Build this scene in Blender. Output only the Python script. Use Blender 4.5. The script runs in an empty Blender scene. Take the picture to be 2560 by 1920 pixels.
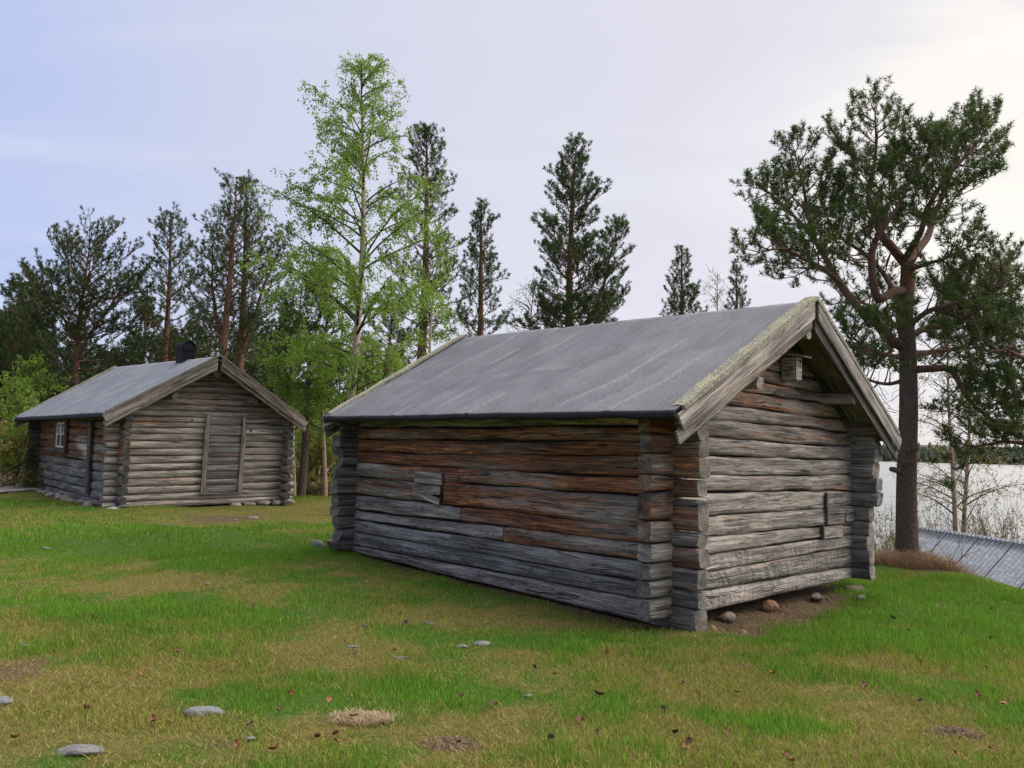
import bpy, math, random
import numpy as np
from mathutils import Matrix

scene = bpy.context.scene
COL = scene.collection
rng = np.random.default_rng(7)

# ------------------------------------------------------------------ camera
FPX, PITCH, ROLL, EYE = 1950.0, 4.55, 1.48, 1.6
_p, _r = math.radians(90 + PITCH), math.radians(ROLL)
CR = np.array([[1, 0, 0], [0, math.cos(_p), -math.sin(_p)], [0, math.sin(_p), math.cos(_p)]]) @ \
     np.array([[math.cos(_r), -math.sin(_r), 0], [math.sin(_r), math.cos(_r), 0], [0, 0, 1]])
CC = np.array([0, 0, EYE])
cam = bpy.data.cameras.new('camera')
cam.sensor_width = 36
cam.lens = FPX / 2560 * 36
cam.clip_end = 5000
cam_o = bpy.data.objects.new('camera', cam)
COL.objects.link(cam_o)
_m = np.eye(4); _m[:3, :3] = CR; _m[:3, 3] = CC
cam_o.matrix_world = Matrix(_m.tolist())
scene.camera = cam_o

# ------------------------------------------------------------------ world, sun, exposure
SUN_AZ, SUN_EL = 70.0, 52.0
sund = np.array([math.sin(math.radians(SUN_AZ)) * math.cos(math.radians(SUN_EL)),
                 math.cos(math.radians(SUN_AZ)) * math.cos(math.radians(SUN_EL)), math.sin(math.radians(SUN_EL))])
glow = np.array([math.sin(math.radians(35)) * math.cos(math.radians(17)),
                 math.cos(math.radians(35)) * math.cos(math.radians(17)), math.sin(math.radians(17))])


class N:
    """small helper to wire shader nodes"""
    def __init__(s, tree):
        s.t = tree; s.n = tree.nodes; s.l = tree.links

    def add(s, typ, ins=None, **kw):
        nd = s.n.new(typ)
        for k, v in kw.items():
            setattr(nd, k, v)
        for k, v in (ins or {}).items():
            s.set(nd.inputs[k], v)
        return nd

    def set(s, sock, v):
        if isinstance(v, bpy.types.NodeSocket):
            s.l.new(v, sock)
        else:
            sock.default_value = v

    def math(s, op, a, b=None, c=None, clamp=False):
        nd = s.n.new('ShaderNodeMath'); nd.operation = op; nd.use_clamp = clamp
        s.set(nd.inputs[0], a)
        if b is not None: s.set(nd.inputs[1], b)
        if c is not None: s.set(nd.inputs[2], c)
        return nd.outputs[0]

    def vmath(s, op, a, b=None):
        nd = s.n.new('ShaderNodeVectorMath'); nd.operation = op
        s.set(nd.inputs[0], a)
        if b is not None: s.set(nd.inputs[1], b)
        return nd.outputs['Value'] if op in ('DOT_PRODUCT', 'LENGTH') else nd.outputs[0]

    def noise(s, vec, scale=1.0, detail=3.0, rough=0.55, dist=0.0):
        nd = s.add('ShaderNodeTexNoise', {'Vector': vec, 'Scale': scale, 'Detail': detail, 'Roughness': rough, 'Distortion': dist})
        return nd.outputs[0]

    def ramp(s, fac, stops, interp='LINEAR'):
        nd = s.n.new('ShaderNodeValToRGB'); cr = nd.color_ramp; cr.interpolation = interp
        while len(cr.elements) < len(stops): cr.elements.new(0.5)
        for e, (p, c) in zip(cr.elements, stops):
            e.position = p; e.color = (c[0], c[1], c[2], 1) if hasattr(c, '__len__') else (c, c, c, 1)
        s.set(nd.inputs[0], fac)
        return nd.outputs[0]

    def mix(s, fac, a, b, blend='MIX'):
        nd = s.n.new('ShaderNodeMix'); nd.data_type = 'RGBA'; nd.blend_type = blend; nd.clamp_factor = True
        s.set(nd.inputs[0], fac)
        for sock, v in ((nd.inputs[6], a), (nd.inputs[7], b)):
            if isinstance(v, (tuple, list)) and len(v) == 3: v = (*v, 1)
            s.set(sock, v)
        return nd.outputs[2]

    def sstep(s, x, a, b):
        nd = s.n.new('ShaderNodeMapRange'); nd.interpolation_type = 'SMOOTHSTEP'
        s.set(nd.inputs[0], x); nd.inputs[1].default_value = a; nd.inputs[2].default_value = b
        return nd.outputs[0]

    def attr(s, name):
        return s.add('ShaderNodeAttribute', attribute_name=name)

    def bump(s, h, strength=0.5, dist=0.01):
        nd = s.add('ShaderNodeBump', {'Strength': strength, 'Distance': dist, 'Height': h})
        return nd.outputs[0]


SKYK = 2.0 / 2 ** 2.15 * 1.04
world = bpy.data.worlds.new('World')
scene.world = world
world.use_nodes = True
w = N(world.node_tree); w.n.clear()
sky = w.add('ShaderNodeTexSky', sky_type='NISHITA', sun_disc=False, sun_elevation=math.radians(SUN_EL),
            sun_rotation=math.radians(SUN_AZ), air_density=1.0, dust_density=1.5)
tc = w.add('ShaderNodeTexCoord').outputs['Generated']
dirn = w.vmath('NORMALIZE', tc)
dd = w.vmath('DOT_PRODUCT', dirn, tuple(glow))
sp = w.add('ShaderNodeSeparateXYZ', {0: dirn})
# high cloud sheet: project the view direction on a plane overhead so streaks shrink towards the horizon
zc = w.math('ADD', w.math('MAXIMUM', sp.outputs[2], 0.0), 0.16)
cl = w.add('ShaderNodeCombineXYZ', {0: w.math('DIVIDE', sp.outputs[0], zc), 1: w.math('DIVIDE', sp.outputs[1], zc), 2: 0.0}).outputs[0]
clr = w.add('ShaderNodeMapping', {'Vector': cl, 'Rotation': (0, 0, math.radians(35)), 'Scale': (0.6, 1.7, 1.0)}).outputs[0]
cn = w.noise(clr, 1.1, 4.0, 0.5, 0.6)
cn2 = w.noise(w.vmath('ADD', clr, (7.3, 2.1, 0)), 0.5, 2.0, 0.5)
cfac = w.math('ADD', w.math('MULTIPLY', w.math('SUBTRACT', cn, 0.5), 0.16), w.math('MULTIPLY', w.math('SUBTRACT', cn2, 0.5), 0.14))
base = w.ramp(w.math('ADD', w.math('MULTIPLY', w.math('ADD', dd, cfac), 0.5), 0.5),
              [(p_, tuple(v_ * SKYK for v_ in c_)) for p_, c_ in [(0.0, (4.6, 5.0, 7.2)), (0.45, (4.4, 5.0, 7.6)), (0.60, (4.5, 5.15, 8.25)), (0.70, (5.0, 5.7, 8.5)), (0.80, (6.2, 6.5, 8.1)),
               (0.90, (7.2, 7.1, 8.0)), (0.965, (7.7, 7.4, 7.95)), (0.990, (8.5, 8.0, 7.9)), (0.999, (10.6, 9.8, 8.3))]])
wisp = w.sstep(cn, 0.45, 0.75)
base = w.mix(w.math('MULTIPLY', w.sstep(cn2, .42, .7), 0.30), base, tuple(v_ * SKYK for v_ in (6.0, 6.2, 7.6)))
base = w.mix(w.math('MULTIPLY', wisp, 0.5), base, tuple(v_ * SKYK for v_ in (8.3, 8.3, 9.2)))
skyc = w.mix(0.9, sky.outputs[0], base)
bg = w.add('ShaderNodeBackground', {'Color': skyc, 'Strength': 0.05})
wo = w.add('ShaderNodeOutputWorld', {'Surface': bg.outputs[0]})

sun = bpy.data.lights.new('sun', 'SUN')
sun.energy = 1.5
sun.angle = math.radians(95)
sun.color = (1.0, 0.93, 0.84)
sun_o = bpy.data.objects.new('sun', sun)
COL.objects.link(sun_o)
from mathutils import Vector
sun_o.rotation_euler = Vector(tuple(sund)).to_track_quat('Z', 'Y').to_euler()
sun_o.location = tuple(sund * 50)

vs = scene.view_settings
vs.view_transform = 'Standard'; vs.look = 'None'; vs.exposure = 2.15; vs.gamma = 1.0; vs.use_curve_mapping = False
scene.render.engine = 'CYCLES'
scene.cycles.max_bounces = 6
scene.cycles.transparent_max_bounces = 8


# ------------------------------------------------------------------ maths helpers
def ray(x, y):
    return CR @ np.array([(x - 1280) / FPX, -(y - 960) / FPX, -1.0])


def at_z(x, y, z=0.0):
    d = ray(x, y); return CC + d * (z - EYE) / d[2]


def at_d(x, y, depth):
    d = ray(x, y); return CC + d * depth / d[1]


S = 2560 / 2212.0


def _h(ix, iy, seed):
    a = (ix.astype(np.int64) * 374761393 + iy.astype(np.int64) * 668265263 + seed * 974634397) & 0x7fffffff
    a = ((a ^ (a >> 13)) * 1274126177) & 0x7fffffff
    a = a ^ (a >> 16)
    return (a & 0xffff) / 65535.0


def vn(x, y, seed=0):
    x = np.asarray(x, float); y = np.asarray(y, float)
    ix, iy = np.floor(x).astype(np.int64), np.floor(y).astype(np.int64)
    fx, fy = x - ix, y - iy
    fx = fx * fx * (3 - 2 * fx); fy = fy * fy * (3 - 2 * fy)
    a = _h(ix, iy, seed) * (1 - fx) + _h(ix + 1, iy, seed) * fx
    b = _h(ix, iy + 1, seed) * (1 - fx) + _h(ix + 1, iy + 1, seed) * fx
    return a * (1 - fy) + b * fy


def fbm(x, y, seed=0, o=4):
    t = 0; a = 0.5
    for i in range(o):
        t = t + a * vn(np.asarray(x) * 2 ** i, np.asarray(y) * 2 ** i, seed + i * 17); a *= 0.5
    return t / (1 - 0.5 ** o)


def sst(a, b, x):
    t = np.clip((np.asarray(x, float) - a) / (b - a), 0, 1); return t * t * (3 - 2 * t)


def unit(v):
    v = np.asarray(v, float); return v / (np.linalg.norm(v, axis=-1, keepdims=True) + 1e-9)


# ------------------------------------------------------------------ object helpers
def tag(o, label=None, cat=None, group=None, kind=None):
    if label: o['label'] = label
    if cat: o['category'] = cat
    if group: o['group'] = group
    if kind: o['kind'] = kind
    return o


def empty(name, loc, rz=0.0):
    o = bpy.data.objects.new(name, None); o.empty_display_size = 0.3
    o.location = tuple(loc); o.rotation_euler = (0, 0, rz); COL.objects.link(o); return o


def mesh_from(name, V, quads=None, tris=None, ngons=None, mats=(), midx=None, smooth=True, attrs=None):
    V = np.asarray(V, np.float32)
    me = bpy.data.meshes.new(name)
    idx, tot = [], []
    for arr, k in ((quads, 4), (tris, 3)):
        if arr is not None and len(arr):
            arr = np.asarray(arr, np.int32).reshape(-1, k); idx.append(arr.ravel()); tot.append(np.full(len(arr), k, np.int32))
    for g in (ngons or []):
        idx.append(np.asarray(g, np.int32)); tot.append(np.array([len(g)], np.int32))
    idx = np.concatenate(idx); tot = np.concatenate(tot)
    me.vertices.add(len(V)); me.vertices.foreach_set('co', V.ravel())
    me.loops.add(len(idx)); me.loops.foreach_set('vertex_index', idx)
    me.polygons.add(len(tot))
    st = np.concatenate(([0], np.cumsum(tot)[:-1])).astype(np.int32)
    me.polygons.foreach_set('loop_start', st)
    try: me.polygons.foreach_set('loop_total', tot)
    except Exception: pass
    for m in mats: me.materials.append(m)
    if midx is not None: me.polygons.foreach_set('material_index', np.asarray(midx, np.int32))
    me.polygons.foreach_set('use_smooth', np.full(len(tot), bool(smooth)) if np.isscalar(smooth) else np.asarray(smooth, bool))
    for k, a in (attrs or {}).items():
        a = np.asarray(a, np.float32)
        if a.ndim == 1:
            at = me.attributes.new(k, 'FLOAT', 'POINT'); at.data.foreach_set('value', a)
        elif a.shape[1] == 3:
            at = me.attributes.new(k, 'FLOAT_VECTOR', 'POINT'); at.data.foreach_set('vector', a.ravel())
        else:
            at = me.attributes.new(k, 'FLOAT_COLOR', 'POINT'); at.data.foreach_set('color', a.ravel())
    me.update(calc_edges=True)
    return me


def link(name, me, parent=None):
    o = bpy.data.objects.new(name, me); COL.objects.link(o)
    if parent is not None: o.parent = parent
    return o


class MB:
    """collects pieces of one mesh"""
    def __init__(s): s.V = []; s.Q = []; s.T = []; s.A = {}; s.n = 0

    def add(s, V, Q=None, T=None, **at):
        V = np.asarray(V, float).reshape(-1, 3)
        s.V.append(V)
        if Q is not None and len(Q): s.Q.append(np.asarray(Q).reshape(-1, 4) + s.n)
        if T is not None and len(T): s.T.append(np.asarray(T).reshape(-1, 3) + s.n)
        for k, a in at.items():
            a = np.asarray(a, float)
            if a.ndim == 0: a = np.full(len(V), float(a))
            elif a.ndim == 1 and len(a) in (3, 4) and len(a) != len(V): a = np.tile(a, (len(V), 1))
            s.A.setdefault(k, []).append(a)
        s.n += len(V)

    def tube(s, P, R, sides=5, cap=True, **at):
        P = np.asarray(P, float); R = np.broadcast_to(np.asarray(R, float), (len(P),))
        d = unit(np.gradient(P, axis=0))
        ref = np.array([0, 0, 1.0]) if abs(d[:, 2]).mean() < 0.85 else np.array([1.0, 0, 0])
        a = unit(np.cross(d, ref)); b = np.cross(d, a)
        th = np.arange(sides) * 2 * math.pi / sides
        ring = P[:, None, :] + R[:, None, None] * (np.cos(th)[None, :, None] * a[:, None, :] + np.sin(th)[None, :, None] * b[:, None, :])
        n = len(P)
        i = np.arange(n - 1)[:, None] * sides; j = np.arange(sides)[None, :]; k = (j + 1) % sides
        Q = np.stack([i + j, i + k, i + sides + k, i + sides + j], -1).reshape(-1, 4)
        V = ring.reshape(-1, 3); T = None
        if cap:
            V = np.vstack([V, P[-1:] + d[-1:] * R[-1] * .3]); c = len(V) - 1
            o = (n - 1) * sides
            T = np.stack([o + np.arange(sides), o + (np.arange(sides) + 1) % sides, np.full(sides, c)], -1)
        at2 = {}
        for kk, v in at.items():
            v = np.asarray(v, float)
            if v.ndim == 1 and len(v) == n:
                v = np.repeat(v, sides)
                if cap: v = np.append(v, v[-1])
            at2[kk] = v
        s.add(V, Q, T, **at2)

    def mesh(s, name, mats, smooth=True):
        A = {k: (np.concatenate(v) if v[0].ndim == 1 else np.vstack(v)) for k, v in s.A.items()}
        return mesh_from(name, np.vstack(s.V), np.vstack(s.Q) if s.Q else None, np.vstack(s.T) if s.T else None, mats=mats, smooth=smooth, attrs=A)

    def build(s, name, mat, parent=None, smooth=True):
        return link(name, s.mesh(name, [mat], smooth), parent)


# ------------------------------------------------------------------ materials
def mat(name):
    m = bpy.data.materials.new(name); m.use_nodes = True
    t = N(m.node_tree); t.n.clear()
    t.bsdf = t.add('ShaderNodeBsdfPrincipled')
    t.out = t.add('ShaderNodeOutputMaterial', {'Surface': t.bsdf.outputs[0]})
    return m, t


def fin(t, col, rough=0.85, nrm=None, spec=0.25):
    t.set(t.bsdf.inputs['Base Color'], col); t.set(t.bsdf.inputs['Roughness'], rough)
    t.bsdf.inputs['Specular IOR Level'].default_value = spec
    if nrm is not None: t.set(t.bsdf.inputs['Normal'], nrm)


def wood_material(name, end=False):
    m, t = mat(name)
    lp = t.attr('lp').outputs['Vector']; rn = t.attr('rnd').outputs['Fac']
    tn = t.attr('tint'); ts = t.add('ShaderNodeSeparateColor', {0: tn.outputs['Color']})
    warm, blue, val, adz = ts.outputs[0], ts.outputs[1], ts.outputs[2], tn.outputs['Alpha']
    off = t.vmath('ADD', lp, t.vmath('MULTIPLY', t.add('ShaderNodeCombineXYZ', {0: rn, 1: rn, 2: rn}).outputs[0], (31.0, 17.0, 23.0)))
    sc = lambda x, y, z: t.vmath('MULTIPLY', off, (x, y, z))
    low = t.noise(sc(0.45, 5, 8), 1, 5, 0.65, 0.4)
    low2 = t.noise(sc(2.1, 5, 9), 1, 4, 0.65, 0.6)
    if not end:
        g1 = t.noise(sc(1.3, 24, 28), 1, 6, 0.65, 0.35)
        g2 = t.noise(sc(7, 130, 130), 1, 3, 0.6)
    else:
        sx = t.add('ShaderNodeSeparateXYZ', {0: lp})
        rad = t.math('SQRT', t.math('ADD', t.math('POWER', sx.outputs[1], 2.0), t.math('POWER', sx.outputs[2], 2.0)))
        ang = t.math('ARCTAN2', sx.outputs[1], sx.outputs[2])
        rings = t.math('SINE', t.math('ADD', t.math('MULTIPLY', rad, 420.0), t.math('MULTIPLY', low2, 9.0)))
        g1 = t.math('ADD', t.math('MULTIPLY', rings, 0.12), t.math('ADD', 0.18, t.math('MULTIPLY', low2, 0.6)))
        av = t.add('ShaderNodeCombineXYZ', {0: t.math('MULTIPLY', ang, 3.2), 1: t.math('MULTIPLY', rad, 5.0), 2: t.math('MULTIPLY', rn, 40.0)}).outputs[0]
        g2 = t.noise(av, 1.6, 3, 0.6)
    if not end:
        g3 = t.noise(sc(2.6, 60, 66), 1, 3, 0.6, 0.4)
        gm = t.math('ADD', t.math('MULTIPLY', g1, 0.40), t.math('ADD', t.math('MULTIPLY', g3, 0.40), t.math('MULTIPLY', g2, 0.20)))
    else:
        gm = t.math('ADD', t.math('MULTIPLY', g1, 0.62), t.math('MULTIPLY', g2, 0.38))
    grey = t.ramp(gm, [(0.33, (.036, .028, .021)), (0.43, (.135, .114, .094)), (0.51, (.255, .224, .186)), (0.64, (.46, .415, .35))])
    slate = t.ramp(gm, [(0.33, (.034, .032, .031)), (0.43, (.115, .110, .108)), (0.52, (.205, .198, .194)), (0.66, (.42, .41, .41))])
    wcol = t.ramp(t.math('ADD', t.math('MULTIPLY', gm, 0.7), t.math('MULTIPLY', low2, 0.3)),
                  [(0.36, (.022, .013, .010)), (0.44, (.088, .036, .022)), (0.51, (.235, .090, .044)), (0.57, (.48, .215, .085)), (0.68, (.66, .40, .17))])
    wf = t.math('ADD', t.math('ADD', warm, t.math('MULTIPLY', t.math('SUBTRACT', low, 0.5), 2.6)), t.math('MULTIPLY', t.math('SUBTRACT', g1, 0.5), 1.8))
    wf = t.sstep(wf, 0.20, 1.0)
    col = t.mix(blue, grey, slate)
    col = t.mix(wf, col, wcol)
    vpat = t.noise(sc(0.7, 6, 9), 1, 3, 0.6)
    vm = t.math('ADD', 0.55, t.math('MULTIPLY', t.sstep(vpat, .3, .68), .75))
    col = t.mix(1.0, col, t.add('ShaderNodeCombineColor', {0: vm, 1: vm, 2: vm}).outputs[0], 'MULTIPLY')
    # weathered black stains, stronger on the old brown timber
    st = t.sstep(t.math('ADD', low2, t.math('MULTIPLY', warm, 0.08)), 0.55, 0.72)
    col = t.mix(t.math('MULTIPLY', st, 0.62), col, (.022, .018, .017))
    if not end:
        cn = t.noise(sc(0.45, 10, 13), 1, 2, 0.5, 0.6)
        cmask = t.sstep(t.noise(sc(1.1, 3, 5), 1, 1), 0.48, 0.60)
        ck = t.math('MULTIPLY', t.math('SUBTRACT', 1.0, t.sstep(t.math('ABSOLUTE', t.math('SUBTRACT', cn, 0.5)), 0.002, 0.013)), cmask)
        vo = t.add('ShaderNodeTexVoronoi', {'Vector': sc(2.0, 0.6, 7.0), 'Scale': 1.0}, feature='F1')
        kn = t.math('SUBTRACT', 1.0, t.sstep(vo.outputs['Distance'], 0.05, 0.13))
        kc = t.math('SUBTRACT', 1.0, t.sstep(vo.outputs['Distance'], 0.02, 0.05))
        col = t.mix(t.math('MULTIPLY', kn, 0.65), col, (.045, .022, .012))
        col = t.mix(t.math('MULTIPLY', kc, 0.7), col, (.30, .15, .06))
        va = t.add('ShaderNodeTexVoronoi', {'Vector': t.vmath('ADD', sc(13.0, 3.0, 5.0), t.vmath('MULTIPLY', t.add('ShaderNodeCombineXYZ', {0: low2, 1: 0.0, 2: low}).outputs[0], (3.0, 0, 3.0))), 'Scale': 1.0}, feature='F1')
        ad = t.math('MULTIPLY', va.outputs['Distance'], adz)
        fl = t.noise(sc(3.5, 30, 30), 1, 4, 0.6)
        h = t.math('ADD', t.math('MULTIPLY', g1, 1.0), t.math('MULTIPLY', g2, 0.35))
        h = t.math('ADD', h, t.math('MULTIPLY', fl, 0.7))
        h = t.math('SUBTRACT', h, t.math('MULTIPLY', ck, 1.6))
        h = t.math('ADD', h, t.math('MULTIPLY', ad, 2.2))
    else:
        ck = t.math('MULTIPLY', t.sstep(g2, 0.60, 0.68), t.sstep(rad, 0.005, 0.03))
        h = t.math('SUBTRACT', t.math('MULTIPLY', g1, 0.5), t.math('MULTIPLY', ck, 1.5))
    col = t.mix(t.math('MULTIPLY', ck, 0.75), col, (.016, .013, .011))
    col = t.mix(1.0, col, t.add('ShaderNodeCombineColor', {0: val, 1: val, 2: val}).outputs[0], 'MULTIPLY')
    fin(t, col, 0.82, t.bump(h, 1.0, 0.014), 0.22)
    return m


M_WOOD = wood_material('weathered_wood')
M_END = wood_material('log_end_grain', True)


def felt_material(name, c0, c1, tear=False):
    m, t = mat(name)
    g = t.add('ShaderNodeTexCoord').outputs['Object']
    n1 = t.noise(g, 190, 2, 0.7); n2 = t.noise(g, 2.2, 5, 0.6)
    n3 = t.noise(t.vmath('MULTIPLY', g, (1.2, 9, 1.2)), 1, 4, 0.6, 1.0)
    n4 = t.noise(g, 55, 2, 0.6)
    n5 = t.noise(g, 85, 2, 0.8)
    f = t.math('ADD', t.math('MULTIPLY', n1, 0.25), t.math('ADD', t.math('MULTIPLY', n2, 0.14), t.math('ADD', t.math('MULTIPLY', n3, 0.10), t.math('ADD', t.math('MULTIPLY', n4, 0.16), t.math('MULTIPLY', n5, .35)))))
    col = t.mix(t.sstep(f, 0.40, 0.60), c0, c1)
    li = t.sstep(t.math('ADD', t.math('MULTIPLY', n3, 0.6), t.math('MULTIPLY', n4, 0.4)), 0.58, 0.70)
    col = t.mix(t.math('MULTIPLY', li, 0.35), col, (.26, .26, .27))
    cr_ = t.attr('crease').outputs['Fac']
    col = t.mix(t.math('MULTIPLY', t.math('MULTIPLY', cr_, t.sstep(n4, .3, .6)), 0.5), col, (.34, .335, .335))
    if tear:
        a = t.attr('tear').outputs['Fac']
        tn_ = t.noise(t.vmath('MULTIPLY', g, (1.5, 7, 1.5)), 1, 3, 0.6, 1.5)
        tf = t.sstep(t.math('ADD', tn_, t.math('MULTIPLY', a, 0.3)), 0.86, 0.885)
        col = t.mix(tf, col, (.02, .021, .024))
    fin(t, col, 0.8, t.bump(t.math('ADD', t.math('MULTIPLY', n1, 0.4), t.math('ADD', n2, t.math('MULTIPLY', n3, 0.5))), 0.35, 0.012), 0.3)
    return m


M_FELT = felt_material('roofing_felt_grey', (.064, .065, .074), (.172, .172, .186))
M_FELT2 = felt_material('roofing_felt_blue', (.115, .122, .138), (.20, .21, .235), True)


def plain(name, c, rough=0.7, scale=30, var=0.25, bump=0.0, spec=0.25, metal=0.0):
    m, t = mat(name)
    g = t.add('ShaderNodeTexCoord').outputs['Object']
    n1 = t.noise(g, scale, 4, 0.6)
    d = tuple(x * (1 - var) for x in c); b = tuple(min(1, x * (1 + var)) for x in c)
    col = t.mix(t.sstep(n1, 0.3, 0.7), d, b)
    fin(t, col, rough, t.bump(n1, bump, 0.01) if bump else None, spec)
    t.bsdf.inputs['Metallic'].default_value = metal
    return m


M_FELTEDGE = plain('felt_edge_black', (.022, .023, .026), 0.75, 40, 0.4, 0.4)
M_DARK = plain('dark_chinking', (.02, .016, .012), 0.95, 40, 0.4, 0.3)
M_WHITE = plain('white_paint', (.74, .74, .73), 0.5, 25, 0.12, 0.1)
M_BLACKMETAL = plain('black_sheet_metal', (.006, .007, .010), 0.6, 8, 0.2, 0.0, 0.12)
M_CURTAIN = plain('curtain_cloth', (.42, .44, .40), 0.9, 12, 0.3, 0.3)
M_SOIL = plain('bare_soil', (.105, .070, .042), 0.95, 35, 0.5, 1.0)
M_NEST = None

m, t = mat('window_glass')
fin(t, (.05, .06, .055, 1), 0.06, None, 0.6)
t.bsdf.inputs['Alpha'].default_value = 0.45
M_GLASS = m


def lichen_material():
    m, t = mat('lichen_cap_board')
    g = t.add('ShaderNodeTexCoord').outputs['Object']
    n1 = t.noise(g, 38, 4, 0.65); n2 = t.noise(g, 7, 3, 0.6); n3 = t.noise(g, 120, 2)
    wcol = t.ramp(n3, [(0.3, (.11, .105, .09)), (0.7, (.30, .285, .24))])
    lc = t.ramp(n3, [(0.3, (.20, .185, .11)), (0.7, (.50, .475, .33))])
    f = t.sstep(t.math('ADD', t.math('MULTIPLY', n1, 0.7), t.math('MULTIPLY', n2, 0.3)), 0.46, 0.56)
    fin(t, t.mix(f, wcol, lc), 0.95, t.bump(n1, 1.0, 0.02), 0.1)
    return m


M_LICHEN = lichen_material()
M_CAP2 = plain('grey_cap_board', (.16, .145, .125), .9, 40, .5, .6)


def leaf_material(name, dark, light, trans=0.35, rough=0.55):
    m, t = mat(name)
    a = t.attr('shade').outputs['Fac']
    col = t.mix(a, dark, light)
    fin(t, col, rough, None, 0.25)
    tr = t.add('ShaderNodeBsdfTranslucent', {'Color': t.mix(0.5, col, light)})
    ms = t.add('ShaderNodeMixShader', {0: trans, 1: t.bsdf.outputs[0], 2: tr.outputs[0]})
    t.set(t.out.inputs['Surface'], ms.outputs[0])
    return m


M_NEEDLE = leaf_material('pine_needles', (.022, .046, .011), (.095, .140, .026), 0.3)
M_NEEDLE_FAR = leaf_material('pine_needles_far', (.022, .044, .012), (.080, .122, .028), 0.25)
M_BIRCHLEAF = leaf_material('birch_leaves', (.095, .170, .020), (.26, .39, .055), 0.45)
M_YELLOWLEAF = leaf_material('shrub_leaves', (.12, .13, .022), (.30, .27, .06), 0.4)
M_GRASS = None


def bark_material(name, lo, hi, lo2, hi2):
    m, t = mat(name)
    g = t.add('ShaderNodeTexCoord').outputs['Object']
    v = t.add('ShaderNodeTexVoronoi', {'Vector': t.vmath('MULTIPLY', g, (44, 44, 13)), 'Scale': 1.0}, feature='DISTANCE_TO_EDGE')
    n1 = t.noise(t.vmath('MULTIPLY', g, (20, 20, 6)), 1, 5, 0.65)
    plate = t.math('ADD', .35, t.math('MULTIPLY', t.sstep(v.outputs[0], 0.0, 0.25), .65))
    f = t.math('MULTIPLY', plate, t.math('ADD', 0.3, n1))
    a = t.attr('warm').outputs['Fac']
    col = t.mix(t.math('ADD', a, t.math('MULTIPLY', t.math('SUBTRACT', n1, 0.5), 0.6)), t.mix(f, lo, hi), t.mix(f, lo2, hi2))
    fin(t, col, 0.9, t.bump(t.math('ADD', plate, n1), 0.8, 0.02), 0.15)
    return m


M_PINEBARK = bark_material('pine_bark', (.060, .042, .034), (.20, .145, .115), (.105, .050, .032), (.27, .140, .088))


def birch_bark():
    m, t = mat('birch_bark')
    g = t.add('ShaderNodeTexCoord').outputs['Object']
    a = t.attr('warm').outputs['Fac']
    n1 = t.noise(t.vmath('MULTIPLY', g, (7, 7, 34)), 1, 4, 0.6); n2 = t.noise(t.vmath('MULTIPLY', g, (4, 4, 3.0)), 1, 4, 0.6)
    wht = t.ramp(n1, [(0.3, (.27, .185, .130)), (0.7, (.50, .375, .285))])
    col = t.mix(t.sstep(n1, 0.60, 0.66), wht, (.035, .026, .022))
    col = t.mix(t.sstep(n2, 0.60, 0.68), col, (.045, .034, .028))
    col = t.mix(t.sstep(a, 0.25, 0.6), col, t.ramp(n1, [(0.3, (.022, .017, .014)), (0.7, (.065, .048, .038))]))
    fin(t, col, 0.75, t.bump(n1, 0.4, 0.01), 0.2)
    return m


M_BIRCHBARK = birch_bark()
M_TWIG = plain('twig_bark', (.085, .060, .045), 0.9, 20, 0.4)


def stone_material():
    m, t = mat('granite_stone')
    g = t.add('ShaderNodeTexCoord').outputs['Object']
    n1 = t.noise(g, 30, 5, 0.65); n2 = t.noise(g, 6, 4, 0.6); n3 = t.noise(g, 110, 2, 0.6)
    tn_ = t.attr('tint').outputs['Color']
    col = t.ramp(t.math('ADD', t.math('MULTIPLY', n1, 0.5), t.math('MULTIPLY', n3, 0.5)), [(0.3, (.12, .12, .118)), (0.55, (.30, .30, .29)), (0.75, (.50, .49, .46))])
    col = t.mix(t.sstep(n2, 0.56, 0.68), col, (.13, .135, .10))
    col = t.mix(1.0, col, tn_, 'MULTIPLY')
    fin(t, col, 0.9, t.bump(t.math('ADD', n1, t.math('MULTIPLY', n2, 1.5)), 0.7, 0.02), 0.2)
    return m


M_STONE = stone_material()

# ------------------------------------------------------------------ ground shape and cover masks
AZ = math.radians(-42.5)
UD = np.array([math.sin(AZ), math.cos(AZ), 0.0]); VD = np.array([math.cos(AZ), -math.sin(AZ), 0.0])
K1 = at_z(1678, 1569, 0.0)
K2 = at_z(286.5, 1275, 0.02)
CRX = 6.35


def gz(x, y):
    x = np.asarray(x, float); y = np.asarray(y, float)
    q = (x - CRX) + 0.35 * np.maximum(0, y - 13)
    z = -2.3 * sst(-0.2, 4.0, q) - 1.5 * sst(6.0, 11.0, q)
    z = z + (fbm(x * 0.55, y * 0.55, 3, 3) - 0.5) * 0.14 * sst(3.0, 5.0, y)
    # stream bed behind the cabins
    s = np.abs(y - 25.2 + 0.10 * (x + 5))
    z = z - 0.55 * (1 - sst(0.8, 2.2, s)) * (1 - sst(-1.0, 3.0, x)) * sst(-11, -9, x)
    # worn soil hollows under the barn gable and along its long wall
    dx, dy = x - K1[0], y - K1[1]
    vv = dx * VD[0] + dy * VD[1]; uu = dx * UD[0] + dy * UD[1]
    g1 = sst(0.15, 0.6, vv) * (1 - sst(2.6, 3.6, vv)) * (1 - sst(0.35, 0.85, np.abs(uu + 0.05)))
    z = z - 0.10 * g1
    inb = sst(-0.25, 0.25, vv) * sst(-0.25, 0.25, uu) * (1 - sst(3.5, 4.0, vv)) * (1 - sst(5.2, 5.8, uu))
    z = z * (1 - inb) + inb * (-0.06)
    z = z + 0.05 * sst(3.0, 6.0, uu) * (1 - sst(1.5, 3.0, np.abs(vv)))
    return z


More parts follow.
